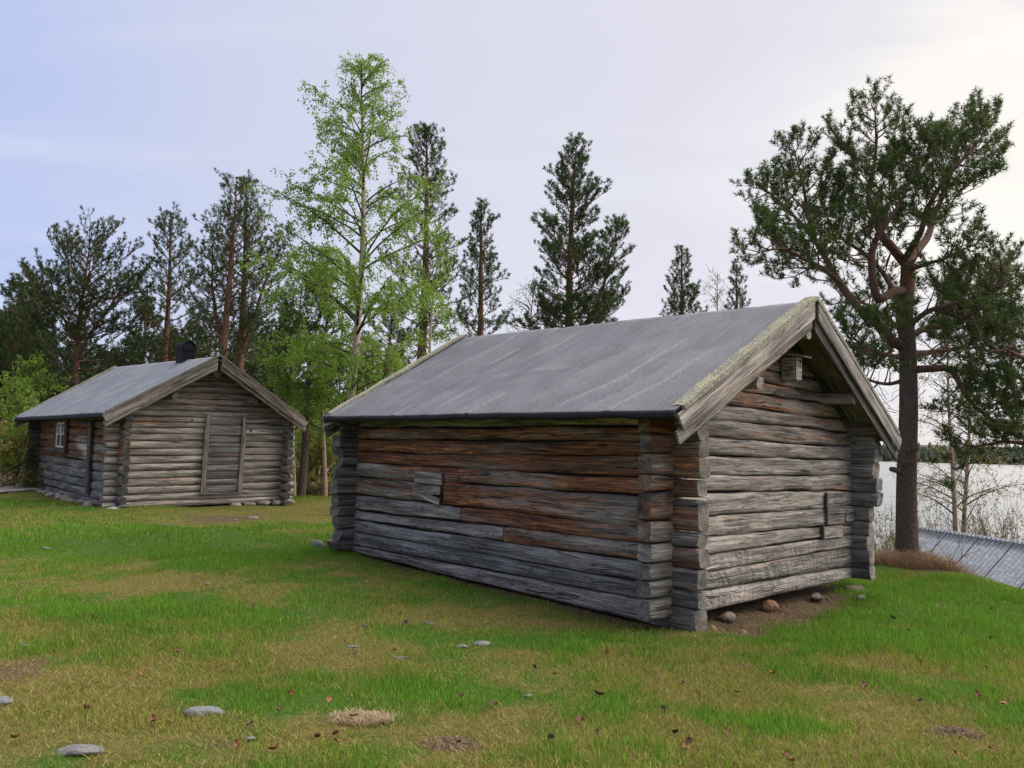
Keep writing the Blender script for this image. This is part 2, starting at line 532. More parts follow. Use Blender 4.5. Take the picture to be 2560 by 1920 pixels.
def ell(cx, cy, rx, ry, amp):
    """patch centre and radii measured in the picture, laid on the ground"""
    c = at_z(cx * S, cy * S); a = at_z((cx + rx) * S, cy * S); b = at_z(cx * S, (cy + ry) * S); b2 = at_z(cx * S, (cy - ry) * S)
    return (c[0], (b[1] + b2[1]) / 2, abs(a[0] - c[0]), abs(b2[1] - b[1]) / 2, amp)


DRY = [ell(*e) for e in ((330, 1262, 170, 22, 1.0), (560, 1300, 110, 30, .55), (600, 1420, 330, 50, .45), (1000, 1600, 600, 90, .45), (1560, 1490, 190, 75, .75),
                         (1480, 1590, 420, 60, .6), (150, 1480, 260, 70, .45), (560, 1115, 190, 25, .9), (640, 1098, 130, 20, .8), (1250, 1450, 260, 45, .4), (1020, 1350, 160, 25, .35),
                         (1850, 1425, 120, 22, .6), (1620, 1400, 80, 14, .45), (1950, 1545, 170, 40, .45), (860, 1330, 220, 26, .30), (400, 1590, 500, 60, .35), (720, 1115, 40, 14, .6))]
GREEN = [ell(*e) for e in ((330, 1330, 260, 28, 1.0), (200, 1180, 330, 45, .8), (1850, 1330, 420, 70, 1.0), (1200, 1370, 330, 25, .35), (1650, 1560, 110, 35, .8), (2120, 1520, 130, 60, .6), (900, 1500, 200, 22, .4), (450, 1500, 90, 26, .6), (600, 1215, 180, 30, .6))]
BARE = [ell(*e) for e in ((450, 1128, 130, 11, .75), (520, 1121, 70, 9, .9), (380, 1262, 110, 8, .30), (20, 1445, 70, 24, 1.0), (470, 1595, 80, 26, .55), (1020, 1285, 190, 7, 0.0),
                          (2072, 1580, 45, 13, 1.1), (970, 1603, 60, 13, .9), (650, 1325, 60, 12, .45), (160, 1600, 50, 10, .6), (1500, 1510, 60, 12, .35), (690, 1108, 30, 8, .5), (760, 1404, 45, 8, .5), (1035, 1392, 60, 8, .5))]


def blobs(L, x, y, sd):
    o = np.zeros_like(np.asarray(x, float))
    wx = (fbm(x * 1.6, y * 1.6, sd, 3) - 0.5) * 0.9; wy = (fbm(x * 1.6 + 9, y * 1.6, sd + 5, 3) - 0.5) * 0.9
    for (cx, cy, rx, ry, a) in L:
        r = np.sqrt(((x - cx) / rx) ** 2 + ((y - cy) / ry) ** 2) + wx * 1.3 + wy * 0.9 + (fbm(x * 7, y * 7, sd + 11, 3) - .5) * 1.3
        o = np.maximum(o, a * (1 - sst(0.35, 1.45, r)))
    return o


def bld(x, y):
    dx, dy = x - K1[0], y - K1[1]
    return dx * VD[0] + dy * VD[1], dx * UD[0] + dy * UD[1]


def cover(x, y):
    """dryness 0..1 and bareness 0..1 of the turf at a ground point"""
    d = blobs(DRY, x, y, 40); g = blobs(GREEN, x, y, 50)
    n = fbm(x * 0.8, y * 0.8, 21, 4)
    dry = np.clip(d * 1.05 + 0.42 * sst(0.38, 0.66, n) + 0.17 - g * 0.75, 0, 1)
    dry = np.clip(dry + (fbm(x * 4.5, y * 4.5, 60, 4) - 0.5) * 1.0, 0, 1)
    b = blobs(BARE, x, y, 70)
    v1, u1 = bld(x, y)
    nn = (fbm(x * 2.3, y * 2.3, 81, 3) - 0.5)
    # soil strip along the long wall, under the gable and beneath the barn
    b = np.maximum(b, (1 - sst(0.10, 0.42, -v1 + nn * 0.5)) * sst(-0.2, 0.7, u1) * (1 - sst(4.5, 5.4, u1)) * (v1 < .6))
    b = np.maximum(b, 1.2 * (1 - sst(0.25, 0.75, -u1 + nn * 0.6 + np.maximum(0, v1 - 1.6) * .25)) * sst(0.0, 0.3, v1) * (1 - sst(3.0, 3.9, v1)) * (u1 < .6))
    b = np.maximum(b, ((v1 > 0.1) & (v1 < 3.7) & (u1 > 0.1) & (u1 < 5.6)) * 1.0)
    dx, dy = x - K2[0], y - K2[1]
    v2 = dx * VD[0] + dy * VD[1]; u2 = dx * UD[0] + dy * UD[1]
    b = np.maximum(b, (1 - sst(0.25, 0.75, -v2 + nn)) * sst(-0.2, 1.0, u2) * (1 - sst(4.5, 6.5, u2)) * (v2 < .3) * 0.9)
    b = np.maximum(b, ((v2 > -.1) & (v2 < 4.0) & (u2 > -.1) & (u2 < 7.6)) * 1.0)
    # forest floor and shore
    b = np.maximum(b, 0.85 * sst(21, 24, y + nn * 3))
    q = (x - CRX) + 0.35 * np.maximum(0, y - 13)
    b = np.maximum(b, 0.7 * sst(1.0, 3.0, q + nn))
    pb = PINE_B
    r = np.hypot((x - pb[0]) / 1.1, (y - pb[1] + .5) / .8)
    b = np.maximum(b, 0.9 * (1 - sst(0.5, 1.0, r + nn)))
    return dry, np.clip(b, 0, 1)


PINE_B = at_z(2268, 1396, 0.0)

# ------------------------------------------------------------------ ground sheet (one mesh, finer near the camera)
def ground():
    xs = np.unique(np.concatenate([np.linspace(-900, -60, 16), np.linspace(-60, -16, 45), np.arange(-16, -6, .2), np.arange(-6, 9, .11), np.arange(9, 16, .2), np.linspace(16, 60, 45), np.linspace(60, 900, 16)]))
    ys = np.unique(np.concatenate([np.linspace(-60, 0, 20), np.arange(0, 3, .3), np.arange(3, 12, .09), np.arange(12, 22, .12), np.arange(22, 32, .4), np.linspace(32, 80, 40), np.linspace(80, 1200, 16)]))
    X, Y = np.meshgrid(xs, ys)
    Z = gz(X, Y)
    near = (Y > 3) & (Y < 14) & (np.abs(X) < 10)
    d, b = cover(X, Y)
    Z = Z + near * ((fbm(X * 6, Y * 6, 90, 3) - 0.5) * 0.035)
    nx, ny = len(xs), len(ys)
    i = (np.arange(ny - 1)[:, None] * nx + np.arange(nx - 1)[None, :]).ravel()
    Q = np.stack([i, i + 1, i + nx + 1, i + nx], -1)
    V = np.stack([X.ravel(), Y.ravel(), Z.ravel()], -1)
    m, t = mat('turf_ground')
    g = t.add('ShaderNodeTexCoord').outputs['Object']
    dr = t.attr('dry').outputs['Fac']; ba = t.attr('bare').outputs['Fac']
    n1 = t.noise(g, 45, 4, 0.7); n2 = t.noise(g, 9, 4, 0.65); n3 = t.noise(t.vmath('MULTIPLY', g, (40, 160, 40)), 1, 2, 0.6, 1.0)
    mixn = t.math('ADD', t.math('MULTIPLY', n1, 0.5), t.math('MULTIPLY', n3, 0.5))
    gr = t.ramp(mixn, [(0.3, (.022, .045, .008)), (0.5, (.055, .105, .016)), (0.72, (.11, .18, .035))])
    dc = t.ramp(mixn, [(0.3, (.058, .050, .013)), (0.5, (.145, .124, .034)), (0.72, (.29, .245, .080))])
    so = t.ramp(mixn, [(0.3, (.040, .027, .017)), (0.5, (.115, .078, .047)), (0.72, (.25, .18, .11))])
    f1 = t.sstep(t.math('ADD', dr, t.math('MULTIPLY', t.math('SUBTRACT', n2, 0.5), 0.8)), 0.15, 0.75)
    f2 = t.sstep(t.math('ADD', ba, t.math('MULTIPLY', t.math('SUBTRACT', n2, 0.5), 0.7)), 0.35, 0.75)
    col = t.mix(f2, t.mix(f1, gr, dc), so)
    fin(t, col, 0.95, t.bump(t.math('ADD', mixn, n2), 0.9, 0.03), 0.1)
    o = link('ground', mesh_from('ground', V, quads=Q, mats=[m], attrs={'dry': d.ravel(), 'bare': b.ravel()}))
    tag(o, kind='structure')


ground()


def water(name, V, zr, sx, sy):
    m, t = mat(name + '_surface')
    g = t.add('ShaderNodeTexCoord').outputs['Object']
    n1 = t.noise(t.vmath('MULTIPLY', g, (sx, sy, 1)), 1, 3, 0.55); n2 = t.noise(t.vmath('MULTIPLY', g, (sx * .13, sy * .2, 1)), 1, 3, 0.6)
    fin(t, (.035, .045, .05, 1), zr, t.bump(t.math('ADD', n1, n2), 0.10, 0.02), 0.5)
    o = link(name, mesh_from(name, V, quads=[[0, 1, 2, 3]], mats=[m]))
    return tag(o, kind='structure')


water('lake', [(-30, 13, -2.95), (1500, 13, -2.95), (1500, 900, -2.95), (-30, 900, -2.95)], 0.24, .5, 3.0)


def stream():
    m, t = mat('stream_surface')
    g = t.add('ShaderNodeTexCoord').outputs['Object']
    n1 = t.noise(t.vmath('MULTIPLY', g, (3, 9, 1)), 1, 4, 0.65)
    col = t.mix(t.sstep(n1, 0.46, 0.56), (.05, .06, .065), (.62, .65, .68))
    fin(t, col, 0.25, t.bump(n1, 0.8, 0.08), 0.5)
    xs = np.linspace(-12, 1, 40); Y0 = 25.2 - 0.10 * (xs + 5)
    V = np.concatenate([np.stack([xs, Y0 - 2.0, np.full(40, -.30)], -1), np.stack([xs, Y0 + 2.0, np.full(40, -.30)], -1)])
    i = np.arange(39)
    o = link('stream_water', mesh_from('stream', V, quads=np.stack([i, i + 1, i + 41, i + 40], -1), mats=[m]))
    tag(o, kind='structure')


stream()


# far shore: wooded hill beyond the lake
def far_shore():
    b = MB()
    xs = np.linspace(-300, 1300, 120)
    yy = 640 + 60 * np.sin(xs / 170.0) - xs * 0.18
    hh = 6 + 8 * fbm(xs / 90, xs * 0, 5, 3)
    V = []
    for k, (dy, hz) in enumerate(((0, -3.3), (25, .4), (90, 1.0), (260, 1.6))):
        V.append(np.stack([xs, yy + dy, -3.3 + (0 if k == 0 else 1) * hh * hz], -1))
    V = np.concatenate(V); n = len(xs)
    Q = [[r * n + i, r * n + i + 1, (r + 1) * n + i + 1, (r + 1) * n + i] for r in range(3) for i in range(n - 1)]
    hm = plain('far_hill_ground', (.05, .07, .04), 0.95, 0.1, 0.4)
    tag(link('hill', mesh_from('hill', V, quads=Q, mats=[hm])), kind='structure')
    f = MB(); r = np.random.default_rng(5)
    for i in range(2600):
        x = r.uniform(-200, 1000); dy = r.uniform(2, 90)
        y = 640 + 60 * math.sin(x / 170.0) - x * 0.18 + dy
        h = r.uniform(6, 13); wd = h * r.uniform(.16, .30); z = -3 + dy * .07
        k = 6; th = np.arange(k) * 2 * math.pi / k + r.uniform(0, 6)
        lay = []
        for (fz, fr) in ((0.08, .8), (.35, 1.0), (.7, .6)):
            rr = wd * fr * r.uniform(.7, 1.3, k)
            lay.append(np.stack([x + rr * np.cos(th), y + rr * np.sin(th), z + h * fz + r.uniform(-.4, .4, k)], -1))
        Vt = np.concatenate(lay + [np.array([[x, y, z + h]])])
        j = np.arange(k); jn = (j + 1) % k
        Qt = np.concatenate([np.stack([j, jn, jn + k, j + k], -1), np.stack([j + k, jn + k, jn + 2 * k, j + 2 * k], -1)])
        Tt = np.stack([j + 2 * k, jn + 2 * k, np.full(k, 3 * k)], -1)
        f.add(Vt, Qt, Tt, shade=r.uniform(.1, 1.0))
    o = f.build('forest', M_FARTREE, None, False); tag(o, kind='stuff', label='dark green wood along the far shore of the lake', cat='forest')


M_FARTREE = leaf_material('far_trees', (.035, .050, .032), (.085, .105, .060), 0.0, 0.9)
far_shore()


# ------------------------------------------------------------------ timber builders
_seed = [100]


def timber(name, parent, fr, L, zb, zt, t_out, t_in, tint=(0, 0, 1, .3), tint1=None, n=4.5, seg=None, wob=.012, skew=(0, 0), sides=16, end_tint=None, bulge=0.0, rough_end=.010, bow=0.0, spots=(), s_off=0.0):
    """A log or board. fr = (origin, ex along, ey outward, ez up) in the parent's space; zb, zt = ((start, end) heights)."""
    _seed[0] += 1; sd = _seed[0]; r = np.random.default_rng(sd)
    seg = seg or max(4, int(L / 0.085))
    sv = np.linspace(0, L, seg + 1); f = sv / L
    b = zb[0] + (zb[1] - zb[0]) * f; tp = zt[0] + (zt[1] - zt[0]) * f
    b = b + (vn(sv * 2.2, sv * 0, sd) - .5) * 2 * wob + (vn(sv * .7, sv * 0, sd + 3) - .5) * 2 * wob + (vn(sv * 7, sv * 0, sd + 5) - .5) * .8 * wob
    tp = tp + (vn(sv * 2.2, sv * 0 + 7, sd + 1) - .5) * 2 * wob + (vn(sv * .7, sv * 0, sd + 4) - .5) * 2 * wob + (vn(sv * 7, sv * 0, sd + 6) - .5) * .8 * wob
    th = (np.arange(sides) + .5) * 2 * math.pi / sides
    c, s_ = np.cos(th), np.sin(th)
    cy = np.sign(c) * np.abs(c) ** (2 / n); cz = np.sign(s_) * np.abs(s_) ** (2 / n)
    hz = (tp - b) / 2; mz = (tp + b) / 2
    T = (t_out + t_in) / 2; mo = (t_out - t_in) / 2
    Yl = np.outer(np.ones_like(sv), cy) * T
    Zl = hz[:, None] * cz[None, :]
    # hewn unevenness
    d = (fbm(sv[:, None] * 3.1 + np.zeros((1, sides)), th[None, :] * 1.5 + sv[:, None] * 0, sd + 9, 3) - .5) * wob * 1.6
    d2 = (vn(sv[:, None] * 8 + np.zeros((1, sides)), th[None, :] * 1.3 + sv[:, None] * 0, sd + 11) - .5) * wob * .6
    Yl = Yl + (d + d2) * np.sign(cy)[None, :] + bow * np.sin(math.pi * f)[:, None]
    X = sv[:, None] + np.zeros((1, sides))
    if rough_end:
        tl = r.normal(0, .6, 4) * rough_end
        X[0] += (Yl[0] * tl[0] + Zl[0] * tl[1]) / .08; X[-1] += (Yl[-1] * tl[2] + Zl[-1] * tl[3]) / .08
        for rr, fac in ((0, .90), (-1, .90)):
            Yl[rr] *= fac; Zl[rr] *= fac
            c_ = 1 if rr == 0 else -2
            X[c_] = X[rr] + (.02 + .25 * rough_end) * (1 if rr == 0 else -1)
            sz_ = r.uniform(.94, 1.05); Yl[c_] *= sz_ * .99; Zl[c_] *= sz_ * .98
    X = X + Zl * (skew[0] * (1 - f) + skew[1] * f)[:, None]
    lp = np.stack([X, Yl, Zl], -1).reshape(-1, 3)
    o, ex, ey, ez = [np.asarray(a, float) for a in fr]
    P = o + X[..., None] * ex + (Yl + mo)[..., None] * ey + (Zl + mz[:, None])[..., None] * ez
    V = P.reshape(-1, 3)
    i = np.arange(seg)[:, None] * sides; j = np.arange(sides)[None, :]; k = (j + 1) % sides
    Q = np.stack([i + j, i + k, i + sides + k, i + sides + j], -1).reshape(-1, 4)
    tint = np.asarray(tint, float); tint1 = tint if tint1 is None else np.asarray(tint1, float)
    tv = tint[None, None] + (tint1 - tint)[None, None] * f[:, None, None] + np.zeros((1, sides, 1))
    for (a_, b_, tt_) in spots:
        e_ = .06 if (a_ < -.4 or b_ > 4.4) else .38
        w_ = (sst(a_ - e_, a_ + e_, sv + s_off) * (1 - sst(b_ - e_, b_ + e_, sv + s_off)))[:, None, None]
        tv = tv * (1 - w_) + np.asarray(tt_, float)[None, None] * w_
    tv = tv.reshape(-1, 4)
    # end caps as separate rings so that the grain changes sharply
    et = np.asarray(end_tint if end_tint is not None else (tint[0] * .5, tint[1], tint[2] * .8, 0), float)
    Vs, lps, tvs, Ts = [V], [lp], [tv], []
    nb = len(V)
    for rr, sgn in ((0, -1), (seg, 1)):
        ring = P[rr]; cen = ring.mean(0) + ex * sgn * .001
        Vs.append(np.vstack([ring, cen])); l = np.vstack([lp[rr * sides:(rr + 1) * sides], lp[rr * sides:(rr + 1) * sides].mean(0)])
        lps.append(l); tvs.append(np.tile(et, (sides + 1, 1)))
        jj = np.arange(sides); kk = (jj + 1) % sides
        tri = np.stack([nb + jj, nb + kk, np.full(sides, nb + sides)], -1)
        if sgn < 0: tri = tri[:, ::-1]
        Ts.append(tri); nb += sides + 1
    V = np.vstack(Vs); T3 = np.vstack(Ts)
    if np.dot(np.cross(ex, ey), ez) < 0:
        Q = Q[:, ::-1]; T3 = T3[:, ::-1]
    midx = np.concatenate([np.zeros(len(Q), int), np.ones(len(T3), int)])
    sm = np.concatenate([np.ones(len(Q), bool), np.zeros(len(T3), bool)])
    me = mesh_from(name, V, quads=Q, tris=T3, mats=[M_WOOD, M_END], midx=midx, smooth=sm,
                   attrs={'lp': np.vstack(lps), 'tint': np.vstack(tvs), 'rnd': np.full(len(V), r.uniform(0, 1))})
    return link(name, me, parent)


def board(name, parent, a, b, up, out, wd, th, tint=(0, 0, 1, 0), tint1=None, skew=(0, 0), wob=.003, seg=None, n=14, sides=16, end_tint=None, rough_end=.004):
    """flat board whose lower edge runs a->b; wd measured along 'up', thickness th along 'out'"""
    a = np.asarray(a, float); b = np.asarray(b, float); ex = b - a; L = np.linalg.norm(ex); ex = ex / L
    out = np.asarray(out, float); out = unit(out - ex * np.dot(out, ex))
    up = np.asarray(up, float); upv = np.cross(ex, out); upv = upv * np.sign(np.dot(upv, up))
    return timber(name, parent, (a, ex, out, upv), L, (0, 0), (wd, wd), th, 0, tint, tint1, n=n, seg=seg or max(3, int(L / .2)), wob=wob, skew=skew, sides=sides, end_tint=end_tint, rough_end=rough_end)


def prism(name, parent, pts, mats, thick_dir):
    """solid from an outline (list of 3d points) pushed along thick_dir"""
    P = np.asarray(pts, float); n = len(P); V = np.vstack([P, P + np.asarray(thick_dir, float)])
    q = [[i, (i + 1) % n, n + (i + 1) % n, n + i] for i in range(n)]
    me = mesh_from(name, V, quads=q, ngons=[list(range(n))[::-1], list(range(n, 2 * n))], mats=[mats], smooth=False)
    return link(name, me, parent)


def felt_sheet(name, parent, c00, c10, c11, c01, mat_, nu=170, nv=46, thick=.022, wr=.009, seed=1, lip=.05, sag=0.0, tear=False):
    """roof covering: c00 eave-near, c10 eave-far, c11 ridge-far, c01 ridge-near; wrinkled, with a lip bent down at the eave"""
    c00, c10, c11, c01 = [np.asarray(c, float) for c in (c00, c10, c11, c01)]
    s = np.linspace(0, 1, nu); v = np.linspace(0, 1, nv); Sg, Vg = np.meshgrid(s, v)
    P = (c00 * (1 - Sg)[..., None] + c10 * Sg[..., None]) * (1 - Vg)[..., None] + (c01 * (1 - Sg)[..., None] + c11 * Sg[..., None]) * Vg[..., None]
    nrm = unit(np.cross(c10 - c00, c01 - c00)); nrm = nrm * np.sign(nrm[2])
    L = np.linalg.norm(c10 - c00); W = np.linalg.norm(c01 - c00)
    x, y = Sg * L, Vg * W
    hgt = (fbm(x * 1.1, y * .5, seed, 3) - .5) * wr * 2.2
    # creases running down the slope, slightly slanted
    ph = x + .13 * y + (fbm(x * .6, y * .7, seed + 4, 2) - .5) * .5
    for k, (p0, a) in enumerate(((.7, .6), (1.35, .8), (2.1, .5), (2.75, 1.0), (3.6, .6), (4.3, .9), (5.0, .5), (5.9, .7), (6.6, .6))):
        hgt = hgt + wr * a * np.exp(-((ph - p0) / .035) ** 2) * sst(.25, .6, vn(x * 2, y * 1.5, seed + k))
    ph2 = y + (fbm(x * .9, y * .5, seed + 8, 2) - .5) * .5
    hgt = hgt + wr * .5 * np.exp(-((ph2 - W * .42) / .04) ** 2) * sst(.4, .6, vn(x * 1.1, y, seed + 30))
    # overlaps of the felt strips
    strip = np.floor(ph / 1.02); hgt = hgt + ((ph / 1.02 - strip) * .004)
    crz = np.clip((hgt - (fbm(x * 1.1, y * .5, seed, 3) - .5) * wr * 2.2) / (wr * .7), 0, 1)
    P = P + nrm * hgt[..., None]
    hgt = 0; P[..., 2] -= sag * (4 * Vg * (1 - Vg))
    rowv = [P]
    lipr = []
    for k, (dn, ot) in enumerate(((.012, .014), (lip * .6, .018), (lip, .012))):
        e = P[0].copy(); od = unit(np.array([c00[0] - c01[0], c00[1] - c01[1], 0]))
        e = e + od * ot; e[:, 2] -= dn + (vn(s * L * 5, s * 0, seed + 60 + k) - .5) * .012 * (k > 0)
        lipr.append(e)
    allP = np.concatenate([np.array(lipr[::-1]), P], 0)
    nr = allP.shape[0]
    top = allP.reshape(-1, 3); bot = (allP - nrm * thick).reshape(-1, 3)
    i = (np.arange(nr - 1)[:, None] * nu + np.arange(nu - 1)[None, :]).ravel()
    q = np.stack([i, i + 1, i + nu + 1, i + nu], -1); o = nr * nu
    qb = q[:, ::-1] + o
    edge = np.concatenate([np.arange(nu), np.arange(1, nr) * nu + nu - 1, (nr - 1) * nu + np.arange(nu - 2, -1, -1), np.arange(nr - 2, 0, -1) * nu])
    en = np.roll(edge, -1); qs = np.stack([edge, edge + o, en + o, en], -1)
    rowi = i // nu
    midx = np.concatenate([(rowi < 3).astype(int), np.ones(len(qb), int), np.ones(len(qs), int)])
    V = np.vstack([top, bot])
    tv = np.concatenate([np.zeros(3 * nu), np.clip((1 - Vg) * 1.0, 0, 1).ravel() ** 3])
    cv = np.concatenate([np.zeros(3 * nu), (crz * sst(.35, .65, fbm(x * 1.5, y * 2.2, seed + 77, 3))).ravel()]); at = {'crease': np.concatenate([cv, cv])}
    if tear: at['tear'] = np.concatenate([tv, tv])
    me = mesh_from(name, V, quads=np.vstack([q, qb, qs]), mats=[mat_, M_FELTEDGE], midx=midx, smooth=True, attrs=at)
    return link(name, me, parent)


def lumps(name, parent, P, R, mat_, kind='stuff', flat=.6, seed=0):
    b = MB(); r = np.random.default_rng(seed)
    base_ = np.array([(1, 0, 0), (0, 1, 0), (-1, 0, 0), (0, -1, 0), (0, 0, 1.0)])
    T = np.array([(0, 1, 4), (1, 2, 4), (2, 3, 4), (3, 0, 4)])
    for p, s in zip(P, R):
        a = r.uniform(0, 6.28); c, sn = math.cos(a), math.sin(a)
        q = base_ * s * r.uniform(.6, 1.3, (5, 3)); q[:, 2] *= flat
        q = np.stack([q[:, 0] * c - q[:, 1] * sn, q[:, 0] * sn + q[:, 1] * c, q[:, 2]], -1)
        b.add(q + p, None, T)
    o = b.build(name, mat_, parent, True)
    if kind: o['kind'] = kind
    return o


EX, EY, EZ = np.eye(3)


def wall_a(o, x0, sg, s0):      # walls along local Y, outward sg*X
    return ((x0, s0, 0), EY, EX * sg, EZ)


def wall_b(o, y0, sg, s0):      # walls along local X, outward sg*Y
    return ((s0, y0, 0), EX, EY * sg, EZ)


# ------------------------------------------------------------------ the large log barn
barn = empty('log_barn', K1, -AZ)
tag(barn, 'large weathered log barn with plain grey felt roof, nearest building', 'barn')
T_ = .15


def lin(a, sa, b, sb, s):
    return a + (b - a) * (s - sa) / (sb - sa)


ALs = [2.10, 1.808, 1.645, 1.458, 1.309, 1.099, .853, .633, .487, .329, .136, .028]
ARs = [2.10, 1.817, 1.676, 1.527, 1.329, 1.157, .864, .718, .548, .356, .196, -.02]
ASPOT = {1: [(-.5, .3, (.5, 0, .55, .1))], 2: [(-.5, .0, (.6, 0, .9, .1)), (1.6, 2.6, (.5, .1, .75, .1))], 3: [(2.4, 3.4, (.6, .1, .7, .1))],
         4: [(.42, 1.25, (1.5, 0, 1.6, .2)), (-.5, .2, (1.0, 0, .8, .1)), (2.6, 3.2, (.9, 0, 1.1, .1))], 5: [(2.9, 3.4, (1.2, 0, 1.5, .1)), (.3, .9, (.2, .3, 1.1, .2)), (-.5, .1, (.5, .2, .85, .1))],
         6: [(-.5, .05, (.2, .3, .9, .2)), (1.2, 2.2, (1.1, 0, 1.05, .1))], 7: [(-.5, .05, (.6, .1, .75, .1))], 8: [(-.5, .05, (0, .5, .75, .5))], 9: [(-.5, .05, (0, .6, .7, .5))], 10: [(-.5, .05, (0, .5, .75, .5))]}
ATint = [((.25, 0, 1.0, .1), None), ((.80, 0, .95, .1), (.6, 0, .9, .1)), ((1.15, 0, 1.1, .1), (.85, 0, .9, .1)), ((1.05, 0, 1.0, .1), (.85, 0, .9, .1)),
         ((.45, .25, 1.0, .2), (.9, .1, 1.05, .2)), ((.52, .3, .95, .2), (.52, .3, .95, .2)), ((0.02, .5, 1.15, .9), None), ((.0, .7, 1.0, 1.0), None),
         ((0, .9, .95, 1.0), None), ((0, 1, .85, 1.0), None), ((0.0, .6, .95, .8), None)]
rr = np.random.default_rng(11)
for i in range(11):
    s0, s1 = -.275 + rr.uniform(-.015, .015), 5.93 + rr.uniform(-.05, .05)
    g = lambda L, R, s: lin(R, .35, L, 5.47, s)
    segs = [(s0, s1, ATint[i][1] or ATint[i][0], ATint[i][0])]
    if i == 6: segs = [(s0, 3.075, (.70, .1, .95, .15), (.95, 0, .95, .15)), (3.081, s1, ATint[6][0], ATint[6][0])]
    if i == 7: segs = [(s0, 2.312, (.45, .3, .9, .15), (.75, .1, .85, .15)), (2.318, s1, ATint[7][0], ATint[7][0])]
    for (a, b_, t0, t1) in segs:
        t0 = tuple(np.array(t0) * (1, .85, 1.18, 1)); t1 = tuple(np.array(t1) * (1, .85, 1.18, 1))
        timber('log', barn, wall_a(barn, 0, -1, a), b_ - a, (g(ALs[i + 1], ARs[i + 1], a) + .004, g(ALs[i + 1], ARs[i + 1], b_) + .004),
               (g(ALs[i], ARs[i], a) - .004, g(ALs[i], ARs[i], b_) - .004), .0 if i else -.01, T_ + .02, t0, t1, n=5.4 if i > 7 else 4.6, wob=.011 if i < 8 else .007,
               bow=0, end_tint=(.15, .3, .85, 0), rough_end=.012, s_off=a, spots=ASPOT.get(i, ()))

GL = [.075, .271, .448, .596, .769, .967, 1.21, 1.366, 1.56, 1.736, 1.927]
GR = [.084, .233, .47, .62, .747, .954, 1.169, 1.354, 1.523, 1.709, 1.868]
GT = [((0, .1, 1.25, 1.0), (0, .1, 1.2, 1.0)), ((0, .1, 1.3, 1.0), None), ((0, 0, 1.35, 1.0), None), ((.05, 0, 1.25, .3), None), ((.08, 0, 1.2, .3), None), ((.05, 0, 1.15, .3), None),
      ((.18, 0, 1.15, .2), None), ((.10, 0, 1.15, .2), None), ((.12, 0, 1.1, .2), None), ((.55, 0, 1.05, .1), (.25, 0, 1.0, .1))]
GSP = [(0, .3, .75, .5), (0, .3, .7, .5), (0, .3, .7, .3), (.05, 0, 1.05, .2), (.35, 0, 1.0, .1), (.75, 0, .55, .1), (.75, 0, .85, .1), (.55, 0, .75, .1), (.7, 0, .8, .1), (.8, 0, .5, .1)]
EndC = [(.05, .5, .8), (.0, .5, .9), (0, .2, .85), (.1, .1, 1.1), (.5, 0, .9), (.55, 0, .55), (.5, 0, .8), (.3, .1, .9), (.4, .1, .8), (.5, 0, .7)]
for i in range(10):
    a, b_ = -.305 + rr.uniform(-.018, .012), 3.98 + rr.uniform(-.04, .04)
    g = lambda L, R, s: lin(L, .55, R, 3.72, s)
    e = EndC[i]
    timber('log', barn, wall_b(barn, 0, -1, a), b_ - a, (g(GL[i], GR[i], a) + .004, g(GL[i], GR[i], b_) + .004), (g(GL[i + 1], GR[i + 1], a) - .004, g(GL[i + 1], GR[i + 1], b_) - .004),
           .004, T_ + .02, tuple(np.array(GT[i][0]) * (1, 1, .98, 1)), None if GT[i][1] is None else tuple(np.array(GT[i][1]) * (1, 1, .98, 1)), n=5.4, wob=.012 if i > 2 else .006, end_tint=(e[0], e[1], e[2], 0), rough_end=.012, s_off=a, spots=[(-.5, .04, GSP[i]), (3.72, 4.5, (.05, .3, .8, .2))])
# gable triangle
RZ, RX = 3.222, 1.915       # ridge
SL, SR = .515, .640         # roof pitches either side
EL, ER = -.555, 4.085       # eave positions


def rake(z, drop=.13):
    """left and right limits of the gable at height z, under the roof boards"""
    return RX - (RZ - drop - z) / SL, RX + (RZ - drop - z) / SR


TRI = [(1.927, 2.085, 1.868, 2.03), (2.085, 2.236, 2.03, 2.19), (2.236, 2.375, 2.19, 2.335), (2.375, 2.51, 2.335, 2.475), (2.51, 2.65, 2.475, 2.63), (2.65, 2.80, 2.63, 2.79), (2.80, 2.95, 2.79, 2.94)]
TT = [(.22, 0, 1.05, .1), (.5, 0, 1.05, .1), (.35, 0, .95, .1), (.55, 0, .9, .1), (.45, 0, .85, .1), (.6, 0, .8, .1), (.6, 0, .8, .1)]
for (b0, t0, b1, t1), tt in zip(TRI, TT):
    zm = (b0 + t0) / 2
    l, r_ = rake(zm)
    l += .04; r_ -= .04
    timber('log', barn, wall_b(barn, 0, -1, l), r_ - l, (b0 + .004, b1 + .004), (t0 - .004, t1 - .004), .004, T_, tt, n=3.8, wob=.012, skew=(1 / SL, -1 / SR), rough_end=0)
